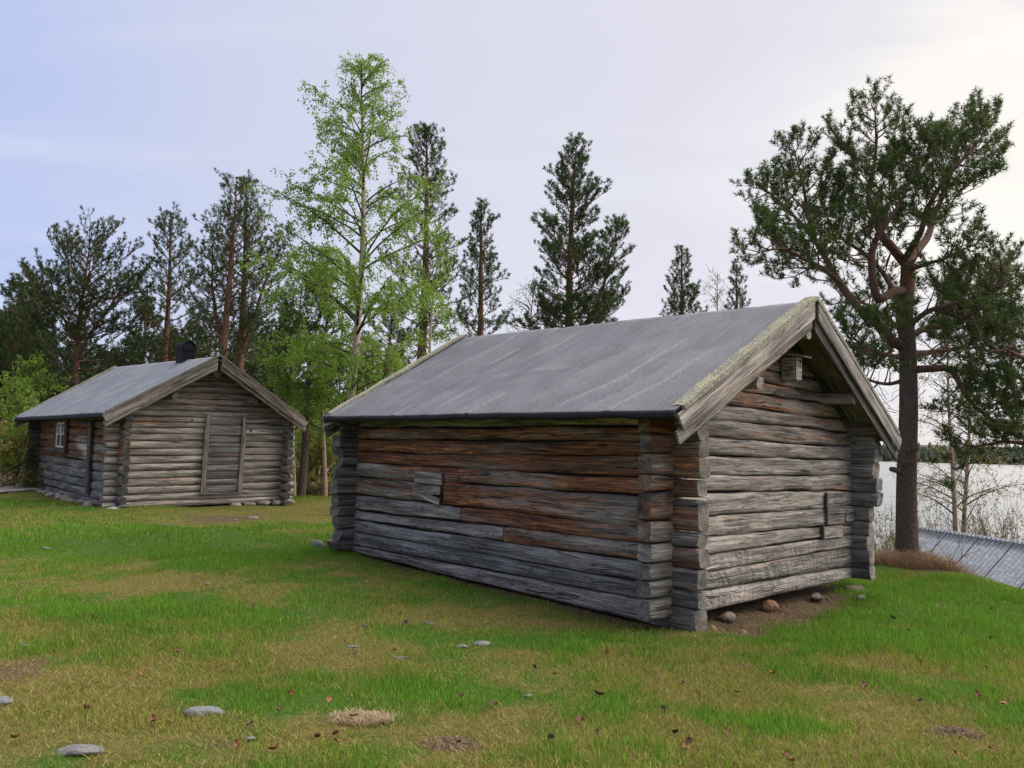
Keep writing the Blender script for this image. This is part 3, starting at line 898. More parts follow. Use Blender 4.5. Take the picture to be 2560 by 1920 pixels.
# the two far walls
LB, WB = 5.62, 3.86
for i in range(11):
    z0, z1 = .1 + i * .175, .1 + (i + 1) * .175
    s0, s1 = -.21 + rr.uniform(-.025, .02) - (.085 if i > 4 else 0), 5.95
    timber('log', barn, wall_a(barn, WB, 1, s0), s1 - s0, (z0 - .004,) * 2, (z1 + .004,) * 2, .0, T_ + .02, (.05 + .3 * (i > 9), .6 if i < 9 else .1, .85, .4), n=4.6, wob=.008, seg=30, end_tint=(.0, .1, 1.1, 0))
FZ = [.075, .2, .375, .555, .70, .86, .985, 1.10, 1.24, 1.40, 1.52, 1.70, 1.83]
for i in range(12):
    a = -.27 + rr.uniform(-.05, .05); b_ = 4.1
    timber('log', barn, wall_b(barn, LB, 1, a), b_ - a, (FZ[i] - .003,) * 2, (FZ[i + 1] + .003,) * 2, 0, T_ + .02, (.1 if i < 8 else .4, .3, .62, .2), n=4.0, wob=.009, seg=26, end_tint=(.1, .4, .8, 0), rough_end=.03)
for k in range(7):
    z0 = 1.83 + k * .17; l, r_ = rake(z0 + .085); l += .06; r_ -= .06
    timber('log', barn, wall_b(barn, LB, 1, l), r_ - l, (z0 - .003,) * 2, (z0 + .173,) * 2, 0, T_, (.3, 0, .9, .1), n=3.8, wob=.008, seg=16, skew=(1 / SL, -1 / SR), rough_end=0)
# moss chinking: the dark packing between the logs
for nm, pts, d in (('chinking', [(.065, .1, .12), (.065, 5.5, .12), (.065, 5.5, 2.05), (.065, .1, 2.05)], (.05, 0, 0)),
                   ('chinking', [(WB - .115, .1, .12), (WB - .115, 5.5, .12), (WB - .115, 5.5, 1.95), (WB - .115, .1, 1.95)], (.05, 0, 0)),
                   ('chinking', [(.13, .065, .15), (WB - .13, .065, .15), (WB - .13, .065, 1.85), (RX, .065, RZ - .2), (.13, .065, 2.12)], (0, .05, 0)),
                   ('chinking', [(.13, LB - .115, .15), (WB - .13, LB - .115, .15), (WB - .13, LB - .115, 1.85), (RX, LB - .115, RZ - .2), (.13, LB - .115, 2.12)], (0, .05, 0))):
    prism(nm, barn, pts, M_DARK, d)
# roof: corner points (x, y, z) in barn space
Y0, Y1 = -.42, 5.70
c00, c01 = np.array([EL, Y0, 1.935]), np.array([RX, Y0, RZ])
c10, c11 = np.array([-.425, Y1, 1.955]), np.array([2.03, Y1, 3.36])
e00 = np.array([ER, Y0, 1.845]); e10 = np.array([4.15, Y1, 1.95])


def dn(p, d): return np.asarray(p) - np.array([0, 0, d])


felt = felt_sheet('roofing_felt', barn, c00, c10, c11, c01, M_FELT, seed=3, sag=.015, wr=.013)
felt_sheet('roofing_felt', barn, e00, e10, c11, c01, M_FELT, nu=50, nv=26, seed=9, lip=.03)


def roof_boards(A0, A1, R0, R1, n, parent, out_):
    """boards under the felt, running from eave to ridge, laid side by side along the building"""
    for k in range(n):
        f0, f1 = k / n, (k + 1) / n
        a = A0 * (1 - f0) + A1 * f0; a2 = A0 * (1 - f1) + A1 * f1; r0 = R0 * (1 - f0) + R1 * f0
        wd = np.linalg.norm(a2 - a) - .004
        ex = unit(r0 - a); nrm = unit(np.cross(ex, EY)); nrm = nrm * np.sign(nrm[2])
        a = dn(a, .05); r0 = dn(r0, .05)
        timber('roof_board', parent, (a - nrm * .03 + ex * .01, ex, nrm, EY), np.linalg.norm(r0 - a) - .03, (0, 0), (wd, wd), .026, 0, (.30, 0, .85, 0), n=14, wob=.001, seg=8, sides=8, rough_end=0)


roof_boards(c00, c10, c01, c11, 34, barn, -1)
roof_boards(e00, e10, c01, c11, 34, barn, 1)
# eave fascia strip under the long eave
board('eave_board', barn, (EL + .045, Y0 + .03, 1.865), (-.425 + .045, Y1 - .03, 1.888), EZ, -EX, .05, .02, (.1, .2, .5, 0))
# bargeboards: an upper one, and a lower one set back, on each rake; lichen covered cap boards on top
BW = (.0, .05, 1.25, .1)


def barge(y, sgn, A, R, upper, lower, setback, cap, tnt, tnt2, slope_sign):
    A = np.asarray(A, float); R = np.asarray(R, float)
    out = np.array([0, sgn, 0.0])
    sl = (R[2] - A[2]) / (R[0] - A[0])
    cosr = 1 / math.sqrt(1 + sl * sl)
    for nm, top, wd, yo, tt in (('bargeboard', 0.005, upper, 0, tnt), ('bargeboard', upper / cosr - .02, lower, -setback, tnt2)):
        a = dn(A, top + wd / cosr); r_ = dn(R, top + wd / cosr)
        a = a + out * yo; r_ = r_ + out * yo
        upv = unit(np.array([-sl, 0, 1.0])) if True else EZ
        # vertical cut at the ridge, square cut at the eave
        board(nm, barn_, a, r_, upv, out, wd, .028, tt, tt, skew=(-sl*0.0, sl if R[0] > A[0] else -sl))
    if cap:
        ex = unit(R - A); nrm = unit(np.array([-sl, 0, 1.0]))
        b = MB(); n_ = 60
        s = np.linspace(0, np.linalg.norm(R - A), n_)
        prof = [(-.036, -.01), (-.036, .030), (.02, .034), (cap, .030), (cap, -.005)]
        V = []
        for k, ss in enumerate(s):
            for (oy, oz) in prof:
                V.append(A + ex * ss + np.array([0, -sgn * oy, 0]) + nrm * (oz + .004 * math.sin(ss * 9 + oy * 40)))
        V = np.array(V); m_ = len(prof)
        Q = [[k * m_ + j, k * m_ + (j + 1) % m_, (k + 1) * m_ + (j + 1) % m_, (k + 1) * m_ + j] for k in range(n_ - 1) for j in range(m_)]
        Q += [[0, 1, 2, 3], [(n_ - 1) * m_ + 3, (n_ - 1) * m_ + 2, (n_ - 1) * m_ + 1, (n_ - 1) * m_]]
        b.add(V, Q); o = b.build('cap_board', M_LICHEN if barn_.name == 'log_barn' or sgn > 0 else M_CAP2, barn_, False)
        return ex, nrm, np.linalg.norm(R - A)


barn_ = barn
info = barge(0, -1, c00 + [0.09, 0, .02], c01 + [0, 0, .02 - .0], .165, .125, .035, .105, BW, (.02, .1, 1.0, .1), 1)  # lower boards tinted darker, a painted shadow line below the upper ones
barge(0, -1, e00 + [-.04, 0, .02], c01 + [0.0, 0, .02], .165, .12, .035, .10, (.0, .25, 1.0, .1), (.0, .3, .55, .1), -1)
barge(0, 1, c10 + [.06, 0, .02], c11 + [0, 0, .02], .165, .125, .035, .105, BW, (.1, .2, .8, .1), 1)
barge(0, 1, e10 + [-.04, 0, .02], c11 + [0, 0, .02], .165, .12, .035, .10, BW, (.1, .2, .8, .1), -1)
# tufts of moss along the cap board
r = np.random.default_rng(2)
ex, nrm, LL = info
P, R_ = [], []
for k in range(1500):
    s = r.uniform(0.05, LL - .02); y = r.beta(1.3, 1.5) * .13 - .03
    if vn(s * 5, y * 25, 4) < .42: continue
    P.append(c00 + [.09, 0, .02] + ex * s + np.array([0, y, 0]) + nrm * .026); R_.append(r.uniform(.006, .016))
M_MOSS = plain('yellow_green_moss', (.36, .335, .20), 1.0, 90, 0.75, 0.5, 0.05)
lumps('moss', barn, P, R_, M_MOSS, seed=3)
# purlins and ridge beam
for (vx, z, rad, y0) in ((3.0, 2.245, .065, -.37), (.93, 2.27, .065, -.35), (1.86, 2.86, .06, -.385)):
    timber('purlin', barn, ((vx, y0, z), EY, EX, EZ), 5.75, (-rad, -rad + .08), (rad, rad + .08), rad, rad, (.35, 0, 1.0, .1), n=2.6, wob=.006, seg=24, end_tint=(.1, 0, 1.5, 0))
# boards nailed over a hole in the long wall
dark = prism('hole', barn, [(-.012, 3.43, .90), (-.012, 3.62, .93), (-.012, 3.66, 1.0), (-.012, 3.42, 1.0)], M_DARK, (.01, 0, 0))
for (a, b_, wd, tt) in (((-.022, 3.41, 1.095), (-.022, 3.98, 1.105), .145, (.12, .25, 1.25, .3)), ((-.026, 3.43, .975), (-.026, 4.0, .965), .118, (.3, .1, .95, .2)), ((-.024, 3.45, .845), (-.024, 4.0, .945), .085, (.05, .1, 1.45, .2))):
    board('patch_board', barn, a, b_, EZ, -EX, wd, .028, tt)
# hatch boards on the gable
for (z, wd, v0, v1, tt) in ((1.012, .122, 2.99, 3.475, (.05, .35, .85, .2)), (.888, .122, 3.0, 3.47, (.05, .3, .8, .2)), (.772, .114, 3.01, 3.44, (.1, .2, .75, .2)), (.62, .14, 2.90, 3.39, (.1, 0, 1.25, .5)), (.79, .185, 3.48, 3.73, (.0, .2, 1.0, .2))):
    board('hatch_board', barn, (v0, -.008, z), (v1, -.008, z), EZ, -EY, wd, .03, tt)
for (z0, z1, v) in ((.98, 1.15, 2.965), (.78, 1.0, 2.985), (.615, .78, 2.878)):
    board('hatch_batten', barn, (v, -.008, z0), (v, -.008, z1), EX, -EY, .022, .038, (.1, .5, .45, 0))

# nest box hanging under the gable
nb = empty('nest_box', K1 + VD * 2.03 - UD * .08 + np.array([0, 0, 2.39]), -AZ)
tag(nb, 'small pinkish wooden nest box hung high under the barn gable', 'nest box')
NT = (.22, 0, 1.5, 0)
board('side_board', nb, (-.062, -.09, 0), (-.062, .062, 0), EZ, -EX, .262, .014, NT, skew=(0, 0))
board('side_board', nb, (.048, -.09, 0), (.048, .062, 0), EZ, EX, .262, .014, NT)
board('front_board', nb, (-.0615, -.092, -.004), (.0615, -.092, -.004), EZ, -EY, .262, .016, (.15, 0, 1.8, 0))
board('back_board', nb, (-.05, .045, -.01), (.05, .045, -.01), EZ, EY, .30, .016, NT)
board('bottom_board', nb, (-.055, -.085, .004), (-.055, .055, .004), EX, EZ, .11, .014, NT)
board('lid', nb, (-.085, .075, .292), (-.085, -.20, .245), EX, np.array([0, .15, 1.0]), .175, .018, (.1, 0, 1.4, 0))
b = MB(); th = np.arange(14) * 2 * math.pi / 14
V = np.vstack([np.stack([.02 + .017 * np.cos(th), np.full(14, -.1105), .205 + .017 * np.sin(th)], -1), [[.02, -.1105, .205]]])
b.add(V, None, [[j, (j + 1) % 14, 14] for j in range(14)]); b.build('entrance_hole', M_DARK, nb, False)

# ------------------------------------------------------------------ the smaller cabin
cabin = empty('log_cabin', K2, -AZ)
tag(cabin, 'smaller round log cabin with boarded door and black chimney, further left', 'cabin')
barn_ = cabin
CW, CL = 3.90, 7.45
CGL = [.0, .15, .30, .47, .64, .80, .97, 1.14, 1.30, 1.46, 1.62, 1.76, 1.89, 2.0]
CGR = [.05, .21, .40, .56, .73, .90, 1.07, 1.22, 1.39, 1.55, 1.71, 1.85, 1.98, 2.11]
r = np.random.default_rng(21)
for i in range(13):
    a, b_ = -.26 + r.uniform(-.02, .02), CW + .2 + r.uniform(-.03, .03)
    warm = (.03 if i < 11 else .3)
    timber('log', cabin, wall_b(cabin, 0, -1, a), b_ - a, (CGL[i] + .002, CGR[i] + .002), (CGL[i + 1] + .004, CGR[i + 1] + .004), .01, .15,
           (warm + .06, .0, r.uniform(1.1, 1.4), .0), (.08, .0, r.uniform(1.1, 1.4), 0), n=2.35, wob=.007, seg=34, sides=14, end_tint=(.3, .1, 1.0, 0))
CRX2, CRZ = 1.90, 3.46
CSL, CSR = .605, .615
CEL, CER = -.44, 4.13


def rake2(z, drop=.12): return CRX2 - (CRZ - drop - z) / CSL, CRX2 + (CRZ - drop - z) / CSR


for k in range(9):
    zl0, zr0 = 2.0 + k * .148, 2.11 + k * .138
    l, r_ = rake2((zl0 + zr0) / 2 + .07); l += .05; r_ -= .05
    if r_ - l < .3: break
    timber('log', cabin, wall_b(cabin, 0, -1, l), r_ - l, (zl0 - .002, zr0 - .002), (zl0 + .15, zr0 + .14), .01, .15, (.22 + .05 * k, 0, r.uniform(.9, 1.05), 0), (.1 + .06 * k, 0, 1, 0), n=2.35, wob=.006, seg=24, sides=14, skew=(1 / CSL, -1 / CSR), rough_end=0)
LZ = [0.0, .17, .36, .575, .80, 1.0, 1.20, 1.42, 1.60, 1.78, 1.96, 2.12]
CE = [(.1, .5, .5), (.0, .5, .45), (.1, .4, .55)]
for i in range(11):
    a, b_ = -.30 + r.uniform(-.03, .03), CL + .3
    lo = i < 5
    timber('log', cabin, wall_a(cabin, 0, -1, a), b_ - a, (LZ[i] - .06 + .0, LZ[i] + .02), (LZ[i + 1] - .056, LZ[i + 1] + .024), .01, .16,
           (.0 if lo else .7, .9 if lo else .1, 1.05 if lo else .95, .1), (.05 if lo else .85, .7 if lo else 0, 1.05, .1), s_off=a, spots={6: [(2.2, 3.3, (0, .1, 2.0, 0)), (.9, 1.7, (0, .2, 1.9, 0))], 7: [(2.6, 3.4, (0, .1, 2.2, 0))], 5: [(2.2, 2.7, (0, .1, 2.2, 0))], 4: [(4.0, 8, (.3, .5, .9, 0))]}.get(i, ()), n=2.5 if lo else 3.2, wob=.014, seg=50, sides=14, end_tint=(.1, .5, .38, 0))
    timber('log', cabin, wall_a(cabin, CW, 1, a), b_ - a, (LZ[i] - .04, LZ[i] + .02), (LZ[i + 1] - .036, LZ[i + 1] + .024), .01, .16, (.1, .4, .8, .1), n=2.6, wob=.008, seg=16, sides=10, end_tint=(.1, .5, .42, 0))
for i in range(13):
    timber('log', cabin, wall_b(cabin, CL, 1, -.30), CW + .55, (CGL[i] - .03,) * 2, (CGL[i + 1] - .026,) * 2, .0, .15, (.1, .4, .55, .1), n=2.8, wob=.008, seg=14, sides=10, end_tint=(.1, .5, .5, 0))
for k in range(9):
    zl0 = 2.0 + k * .148; l, r_ = rake2(zl0 + .07); l += .06; r_ -= .06
    if r_ - l < .3: break
    timber('log', cabin, wall_b(cabin, CL, 1, l), r_ - l, (zl0,) * 2, (zl0 + .15,) * 2, .0, .15, (.1, .4, .6, 0), n=2.8, wob=.006, seg=8, sides=8, skew=(1 / CSL, -1 / CSR), rough_end=0)
for pts, d in (([(.06, .1, .05), (.06, CL - .1, .05), (.06, CL - .1, 2.05), (.06, .1, 2.05)], (.05, 0, 0)), ([(CW - .1, .1, .05), (CW - .1, CL - .1, .05), (CW - .1, CL - .1, 2.05), (CW - .1, .1, 2.05)], (.05, 0, 0)),
               ([(.12, .06, .05), (CW - .12, .06, .05), (CW - .12, .06, 2.0), (CRX2, .06, CRZ - .2), (.12, .06, 2.0)], (0, .05, 0)), ([(.12, CL - .1, .05), (CW - .12, CL - .1, .05), (CW - .12, CL - .1, 2.0), (CRX2, CL - .1, CRZ - .2), (.12, CL - .1, 2.0)], (0, .05, 0))):
    prism('chinking', cabin, pts, M_DARK, d)
Y0, Y1 = -.45, 7.95
k00, k01 = np.array([CEL, Y0, 2.06]), np.array([CRX2, Y0, CRZ])
k10, k11 = np.array([-.53, Y1, 2.03]), np.array([2.02, Y1, 3.70])
m00, m10 = np.array([CER, Y0, 2.09]), np.array([4.25, Y1, 2.12])
felt_sheet('roofing_felt', cabin, k00, k10, k11, k01, M_FELT2, nu=80, nv=40, seed=33, wr=.006, lip=.09, tear=True)
felt_sheet('roofing_felt', cabin, m00, m10, k11, k01, M_FELT2, nu=40, nv=22, seed=37, wr=.006, lip=.06)
roof_boards(k00, k10, k01, k11, 20, cabin, -1)
roof_boards(m00, m10, k01, k11, 20, cabin, 1)
CBT = (.12, 0, .95, 0)
barge(0, -1, k00 + [.03, 0, .015], k01 + [0, 0, .015], .17, .11, .03, .05, CBT, (.1, 0, .85, 0), 1)
barge(0, -1, m00 + [-.03, 0, .015], k01 + [0, 0, .015], .17, .11, .03, .05, (.12, .05, .8, 0), (.1, 0, .75, 0), -1)
barge(0, 1, k10 + [.03, 0, .015], k11 + [0, 0, .015], .17, .11, .03, .06, (.2, 0, 1.3, 0), (.1, 0, .8, 0), 1)
barge(0, 1, m10 + [-.03, 0, .015], k11 + [0, 0, .015], .17, .11, .03, .06, CBT, (.1, 0, .8, 0), -1)
for (vx, z, rad) in ((1.0, 2.50, .085), (2.86, 2.50, .09), (1.92, 3.06, .09)):
    timber('purlin', cabin, ((vx, -.34, z), EY, EX, EZ), 8.2, (-rad, -rad + .15), (rad, rad + .15), rad, rad, (.2, 0, .8, 0), n=2.1, wob=.004, seg=16, sides=14, end_tint=(.1, .3, .55, 0))
# boarded door
door = empty('door', (0, 0, 0)); door.parent = cabin
DZ = [.325, .507, .642, .827, .974, 1.159, 1.258, 1.381, 1.48, 1.653, 1.90, 2.085]
for k in range(11):
    v_ = (.70, .95, .62, .95, .68, .75, .95, .7, .62, 1.0, .72)[k]
    board('door_board', door, (1.86, -.025, DZ[k] + .003), (2.70, -.025, DZ[k] + .003 + .012), EZ, -EY, DZ[k + 1] - DZ[k] - .014, .022 + .012 * (k % 2), (.03, .5, v_, 0), wob=.002)
for x0, zt_ in ((1.785, 2.12), (2.66, 2.10)):
    board('door_batten', door, (x0, -.056, .30), (x0 + .02, -.056, zt_), EX, -EY, .105, .035, (.08, .1, .82, 0))
board('door_sill', door, (1.80, -.05, .285), (2.74, -.05, .29), EZ, -EY, .03, .05, (.1, .1, .6, 0))
for (vx, z) in ((1.52, 1.985), (2.93, 1.785)):
    b = MB(); V = np.vstack([np.stack([vx + .025 * np.cos(th), np.full(14, -.0165), z + .025 * np.sin(th)], -1), np.stack([vx + .025 * np.cos(th), np.full(14, -.002), z + .025 * np.sin(th)], -1), [[vx, -.0165, z]]])
    b.add(V, [[j, (j + 1) % 14, 14 + (j + 1) % 14, 14 + j] for j in range(14)], [[j, (j + 1) % 14, 28] for j in range(14)]); b.build('peg_hole', M_DARK, cabin, False)
# window in the left wall
win = empty('window', (0, 0, 0)); win.parent = cabin
wb = (.75, 0, .8, 0)
board('casing', win, (-.02, 5.27, 1.18), (-.02, 5.27, 1.95), EY, -EX, .26, .05, wb)
board('casing', win, (-.02, 4.20, 1.18), (-.02, 4.20, 1.95), EY, -EX, .19, .05, wb)
board('casing', win, (-.022, 4.2, 1.90), (-.022, 5.53, 1.90), EZ, -EX, .09, .05, wb)
board('sill', win, (-.02, 4.12, 1.11), (-.02, 5.65, 1.11), EZ, -EX, .11, .10, (.05, .6, .6, 0))


def wbox(name, y0, y1, z0, z1, x0, x1, m_):
    return prism(name, win, [(x0, y0, z0), (x0, y1, z0), (x0, y1, z1), (x0, y0, z1)], m_, (x1 - x0, 0, 0))


wbox('curtain', 4.43, 5.23, 1.26, 1.88, .015, .02, M_CURTAIN)
for (y0, y1, z0, z1) in ((4.39, 4.47, 1.24, 1.90), (5.19, 5.27, 1.24, 1.90), (4.47, 5.19, 1.24, 1.29), (4.47, 5.19, 1.85, 1.90)): wbox('frame', y0, y1, z0, z1, -.05, -.02, M_WHITE)
wbox('mullion', 4.80, 4.86, 1.29, 1.85, -.047, -.02, M_WHITE); wbox('mullion', 4.47, 5.19, 1.575, 1.60, -.049, -.022, M_WHITE)
for y0, y1 in ((4.47, 4.80), (4.86, 5.19)):
    for z0, z1 in ((1.29, 1.575), (1.60, 1.85)): wbox('pane', y0, y1, z0, z1, -.034, -.030, M_GLASS)
board('post', cabin, (-.02, 1.86, .22), (-.02, 1.93, 1.90), EY, -EX, .22, .07, (.0, .6, .62, 0), (.5, .1, .6, 0))
board('eave_board', cabin, (CEL + .05, -.4, 1.955), (-.48, Y1 - .05, 1.93), EZ, -EX, .06, .02, (.1, .4, .4, 0))


def chimney():
    cx_, cy_ = 1.93, 1.78
    st = MB(); z0, z1 = 3.25, 3.84; hw, hl = .165, .20
    def ring(e, z): return [(cx_ - hw - e, cy_ - hl - e, z), (cx_ + hw + e, cy_ - hl - e, z), (cx_ + hw + e, cy_ + hl + e, z), (cx_ - hw - e, cy_ + hl + e, z)]
    V = np.array(ring(0, z0) + ring(0, z1 - .1) + ring(.02, z1 - .09) + ring(.02, z1 - .05) + ring(0, z1 - .05) + ring(0, z1))
    Q = [[k * 4 + j, k * 4 + (j + 1) % 4, (k + 1) * 4 + (j + 1) % 4, (k + 1) * 4 + j] for k in range(5) for j in range(4)] + [[20, 21, 22, 23]]
    st.add(V, Q); ch = st.build('chimney', M_BLACKMETAL, cabin, False)
    # barrel cowl: open ended arch
    b = MB(); n_ = 15; a = np.linspace(0, math.pi, n_); V = []
    for rr_ in (1.0, .93):
        for y in (cy_ - hl - .03, cy_ + hl + .03):
            V.append(np.stack([cx_ + (hw + .01) * rr_ * np.cos(a), np.full(n_, y), z1 - .02 + (.17) * rr_ * np.sin(a)], -1))
    V = np.concatenate(V); Q = []
    for k in range(n_ - 1):
        Q += [[k, k + 1, n_ + k + 1, n_ + k], [2 * n_ + k, 3 * n_ + k, 3 * n_ + k + 1, 2 * n_ + k + 1], [k, 2 * n_ + k, 2 * n_ + k + 1, k + 1], [n_ + k, n_ + k + 1, 3 * n_ + k + 1, 3 * n_ + k]]
    b.add(V, Q); b.build('cowl', M_BLACKMETAL, ch, False)
    b = MB(); y = cy_ - hl + .02
    V = np.vstack([np.stack([cx_ + hw * .93 * np.cos(a), np.full(n_, y), z1 - .02 + .158 * np.sin(a)], -1), [[cx_, y, z1 - .02]]])
    b.add(V, None, [[k, k + 1, n_] for k in range(n_ - 1)]); b.build('baffle', M_DARK, ch, False)


chimney()


# ------------------------------------------------------------------ stones
def stone(name, loc, sx, sy, sz, seed, tint=(1, 1, 1), rz=0.0, label=None, group=None, sharp=.35):
    r = np.random.default_rng(seed)
    bm_n, bm_m = 12, 18
    ph = np.linspace(0, math.pi, bm_n); th_ = np.arange(bm_m) * 2 * math.pi / bm_m
    P, Th = np.meshgrid(ph, th_, indexing='ij')
    D = np.stack([np.sin(P) * np.cos(Th), np.sin(P) * np.sin(Th), np.cos(P)], -1)
    rad = np.ones_like(P)
    for k in range(16):                      # chop with planes for a broken-rock outline
        nd = unit(r.normal(size=3)); dcut = r.uniform(.55, .92); c = np.maximum(D @ nd, 1e-3)
        rad = np.minimum(rad, np.where(D @ nd > .2, dcut / c, 9))
    rad = rad * (1 + (fbm(D[..., 0] * 2 + 5, D[..., 1] * 2 + D[..., 2] * 2 + seed, seed, 3) - .5) * sharp)
    V = (D * rad[..., None] * np.array([sx, sy, sz])).reshape(-1, 3)
    i = np.arange(bm_n - 1)[:, None] * bm_m; j = np.arange(bm_m)[None, :]; k = (j + 1) % bm_m
    Q = np.stack([i + j, i + bm_m + j, i + bm_m + k, i + k], -1).reshape(-1, 4)
    o = link(name, mesh_from(name, V, quads=Q, mats=[M_STONE], smooth=True, attrs={'tint': np.tile([*tint, 1.0], (len(V), 1))}))
    o.location = tuple(loc); o.rotation_euler = (r.uniform(-.1, .1), r.uniform(-.1, .1), rz)
    if label: tag(o, label, 'stone', group)
    return o


def gstone(px, py, sx, sy, sz, seed, label, lift=.2, tint=(1, 1, 1), rz=0.0):
    kz = .42 if sz < .12 else .8
    sx, sy, sz = sx * .62 * (1 if kz < .5 else 1.25), sy * .62, sz * kz; tint = tuple(q * .60 for q in tint)
    p = at_z(px * S, py * S, 0.0); p[2] = float(gz(p[0], p[1])) + sz * lift * .5
    return stone('stone', p, sx, sy, sz, seed, tint, rz, label)


gstone(684, 1188, .16, .12, .15, 1, 'pale rounded boulder a step left of the barn corner', .45, (1.25, 1.22, 1.15))
gstone(717, 1188, .13, .11, .16, 2, 'pinkish boulder touching the far left corner of the barn', .4, (1.35, 1.15, 1.02))
gstone(447, 1533, .21, .13, .09, 3, 'flat grey stone with green grass behind it in the lower left lawn', .3, (1, 1.03, 1.05), .3)
gstone(165, 1617, .24, .14, .07, 4, 'flat grey rock slab at the lower left, beside brown soil', .35, (.95, .95, .95), -.1)
gstone(4, 1520, .13, .13, .08, 5, 'grey stone cut off by the left edge of the photo', .4, (.95, .95, 1))
gstone(1042, 1389, .13, .11, .06, 6, 'pale lichened stone, larger of the pair on the lawn before the long wall', .5, (1.2, 1.25, 1.12))
gstone(996, 1396, .10, .07, .045, 7, 'small pale stone, left one of the pair on the lawn before the long wall', .45, (1.1, 1.15, 1.05))
gstone(762, 1397, .10, .06, .03, 8, 'thin grey stone sunk in dry grass left of the stone pair', .5, (.9, .92, .95))
gstone(862, 1420, .14, .05, .03, 9, 'long flat pale stone lying in turf below the stone pair', .4, (1, 1.05, 1))
gstone(545, 1123, .26, .16, .09, 10, 'pale pinkish rock on the bare patch before the cabin', .4, (1.4, 1.2, 1.08))
gstone(508, 1126, .12, .08, .06, 11, 'small reddish stone beside the pale rock on the bare patch', .4, (1.2, .95, .85))
gstone(358, 1140, .13, .09, .07, 12, 'grey stone in green grass left of the bare patch', .4, (.9, .95, .85))
gstone(100, 1185, .10, .07, .05, 13, 'small white stone in the green grass at left', .5, (1.3, 1.3, 1.3))
gstone(210, 1236, .12, .07, .04, 14, 'flat grey stone at the left end of the dry strip', .5, (.9, .9, .92))
gstone(448, 1268, .08, .07, .05, 15, 'pointed grey stone at the right end of the dry strip', .5, (.9, .9, .95))
gstone(930, 1350, .07, .05, .045, 16, 'small bluish stone in the grass near the long wall', .5, (.8, .85, .95))
gstone(790, 1358, .07, .05, .03, 17, 'tiny dark stone with a white fleck in the turf before the long wall', .5, (.6, .65, .75))
gstone(60, 1392, .11, .05, .03, 18, 'low pale stone almost hidden in turf at left', .5, (1, 1.05, 1))
gstone(1140, 1502, .06, .04, .025, 19, 'sliver of grey stone in turf low at the centre', .5, (1, 1, 1))
gstone(540, 1590, .06, .05, .03, 20, 'small stone on the brown soil patch low at left', .5, (1.1, 1.1, 1.1))


def local(Kp, v, u, z): return Kp + VD * v + UD * u + np.array([0, 0, z])


for (v_, u_, z, sx, sy, sz, sd, tn_, lb) in ((.40, -.16, -.02, .10, .08, .10, 31, (1.25, 1.15, .75), 'yellowish stone under the near end of the gable sill log'),
                                            (.72, -.30, -.06, .06, .06, .07, 32, (1.3, 1.1, .7), 'small ochre stone in the soil beside the yellowish stone'),
                                            (.95, .02, .02, .16, .12, .07, 33, (.85, .8, .78), 'flat grey stone wedged under the gable sill log'),
                                            (1.75, .0, .03, .17, .12, .09, 34, (1.0, .66, .48), 'reddish brown rock under the middle of the gable'),
                                            (2.75, -.02, .02, .15, .12, .08, 35, (.95, .9, .85), 'grey stone under the gable sill near its far end'),
                                            (3.60, -.10, .03, .25, .15, .08, 36, (.85, .85, .8), 'broad foundation stone under the far corner of the gable'),
                                            (3.15, -.35, .02, .10, .07, .05, 37, (.9, .95, .9), 'small stone half hidden in grass before the gable'),
                                            (.10, 5.75, .02, .2, .2, .09, 38, (.8, .8, .8), 'foundation stone under the far left corner of the barn')):
    stone('stone', local(K1, v_, u_, z - .045), sx * .72, sy * .75, sz * .70, sd, tuple(q * c_ for q, c_ in zip(tn_, (.78, .66, .54))), .4, lb)
r = np.random.default_rng(77)
stone('stone', local(K2, -.15, -.35, .0), .2, .14, .12, 50, (1.5, 1.45, 1.3), .3, 'pale boulder at the front corner of the smaller cabin')
stone('stone', local(K2, -.32, 7.5, .1), .2, .3, .2, 51, (1.3, 1.3, 1.2), .0, 'big pale boulder ending the stone row at the cabin far corner')
for k in range(15):
    u_ = .9 + k * .43 + r.uniform(-.1, .1); sz = r.uniform(.07, .13)
    stone('stone', local(K2, -.20 + r.uniform(-.12, .06), u_, .03), r.uniform(.09, .15), r.uniform(.12, .2), sz, 60 + k, tuple(np.array((1.25, 1.15, 1.0)) * r.uniform(.75, 1.25)), r.uniform(0, 3),
          'tan foundation stone in the row along the cabin side wall', 'stones in a row along the cabin side wall')
for k, v_ in enumerate((2.6, 2.95, 3.3, 3.65, 3.95)):
    stone('stone', local(K2, v_, -.12, .03 + .01 * k), .16, .12, .07, 90 + k, tuple(np.array((1.2, 1.05, .85)) * (1.1, .9, 1.0, .8, 1.2)[k]), .2 * k,
          'flat foundation stone under the right end of the cabin front', 'stones under the cabin front')

# ------------------------------------------------------------------ trees
ZU = np.array([0, 0, 1.0])


def curve(p0, d0, L, n, bend, wig, r):
    """polyline starting at p0 along d0, bending towards 'bend' vector"""
    P = [np.asarray(p0, float)]; d = unit(d0); st = L / n
    for k in range(n):
        d = unit(d + np.asarray(bend) * (1.0 / n) + r.normal(size=3) * wig)
        P.append(P[-1] + d * st)
    return np.array(P)


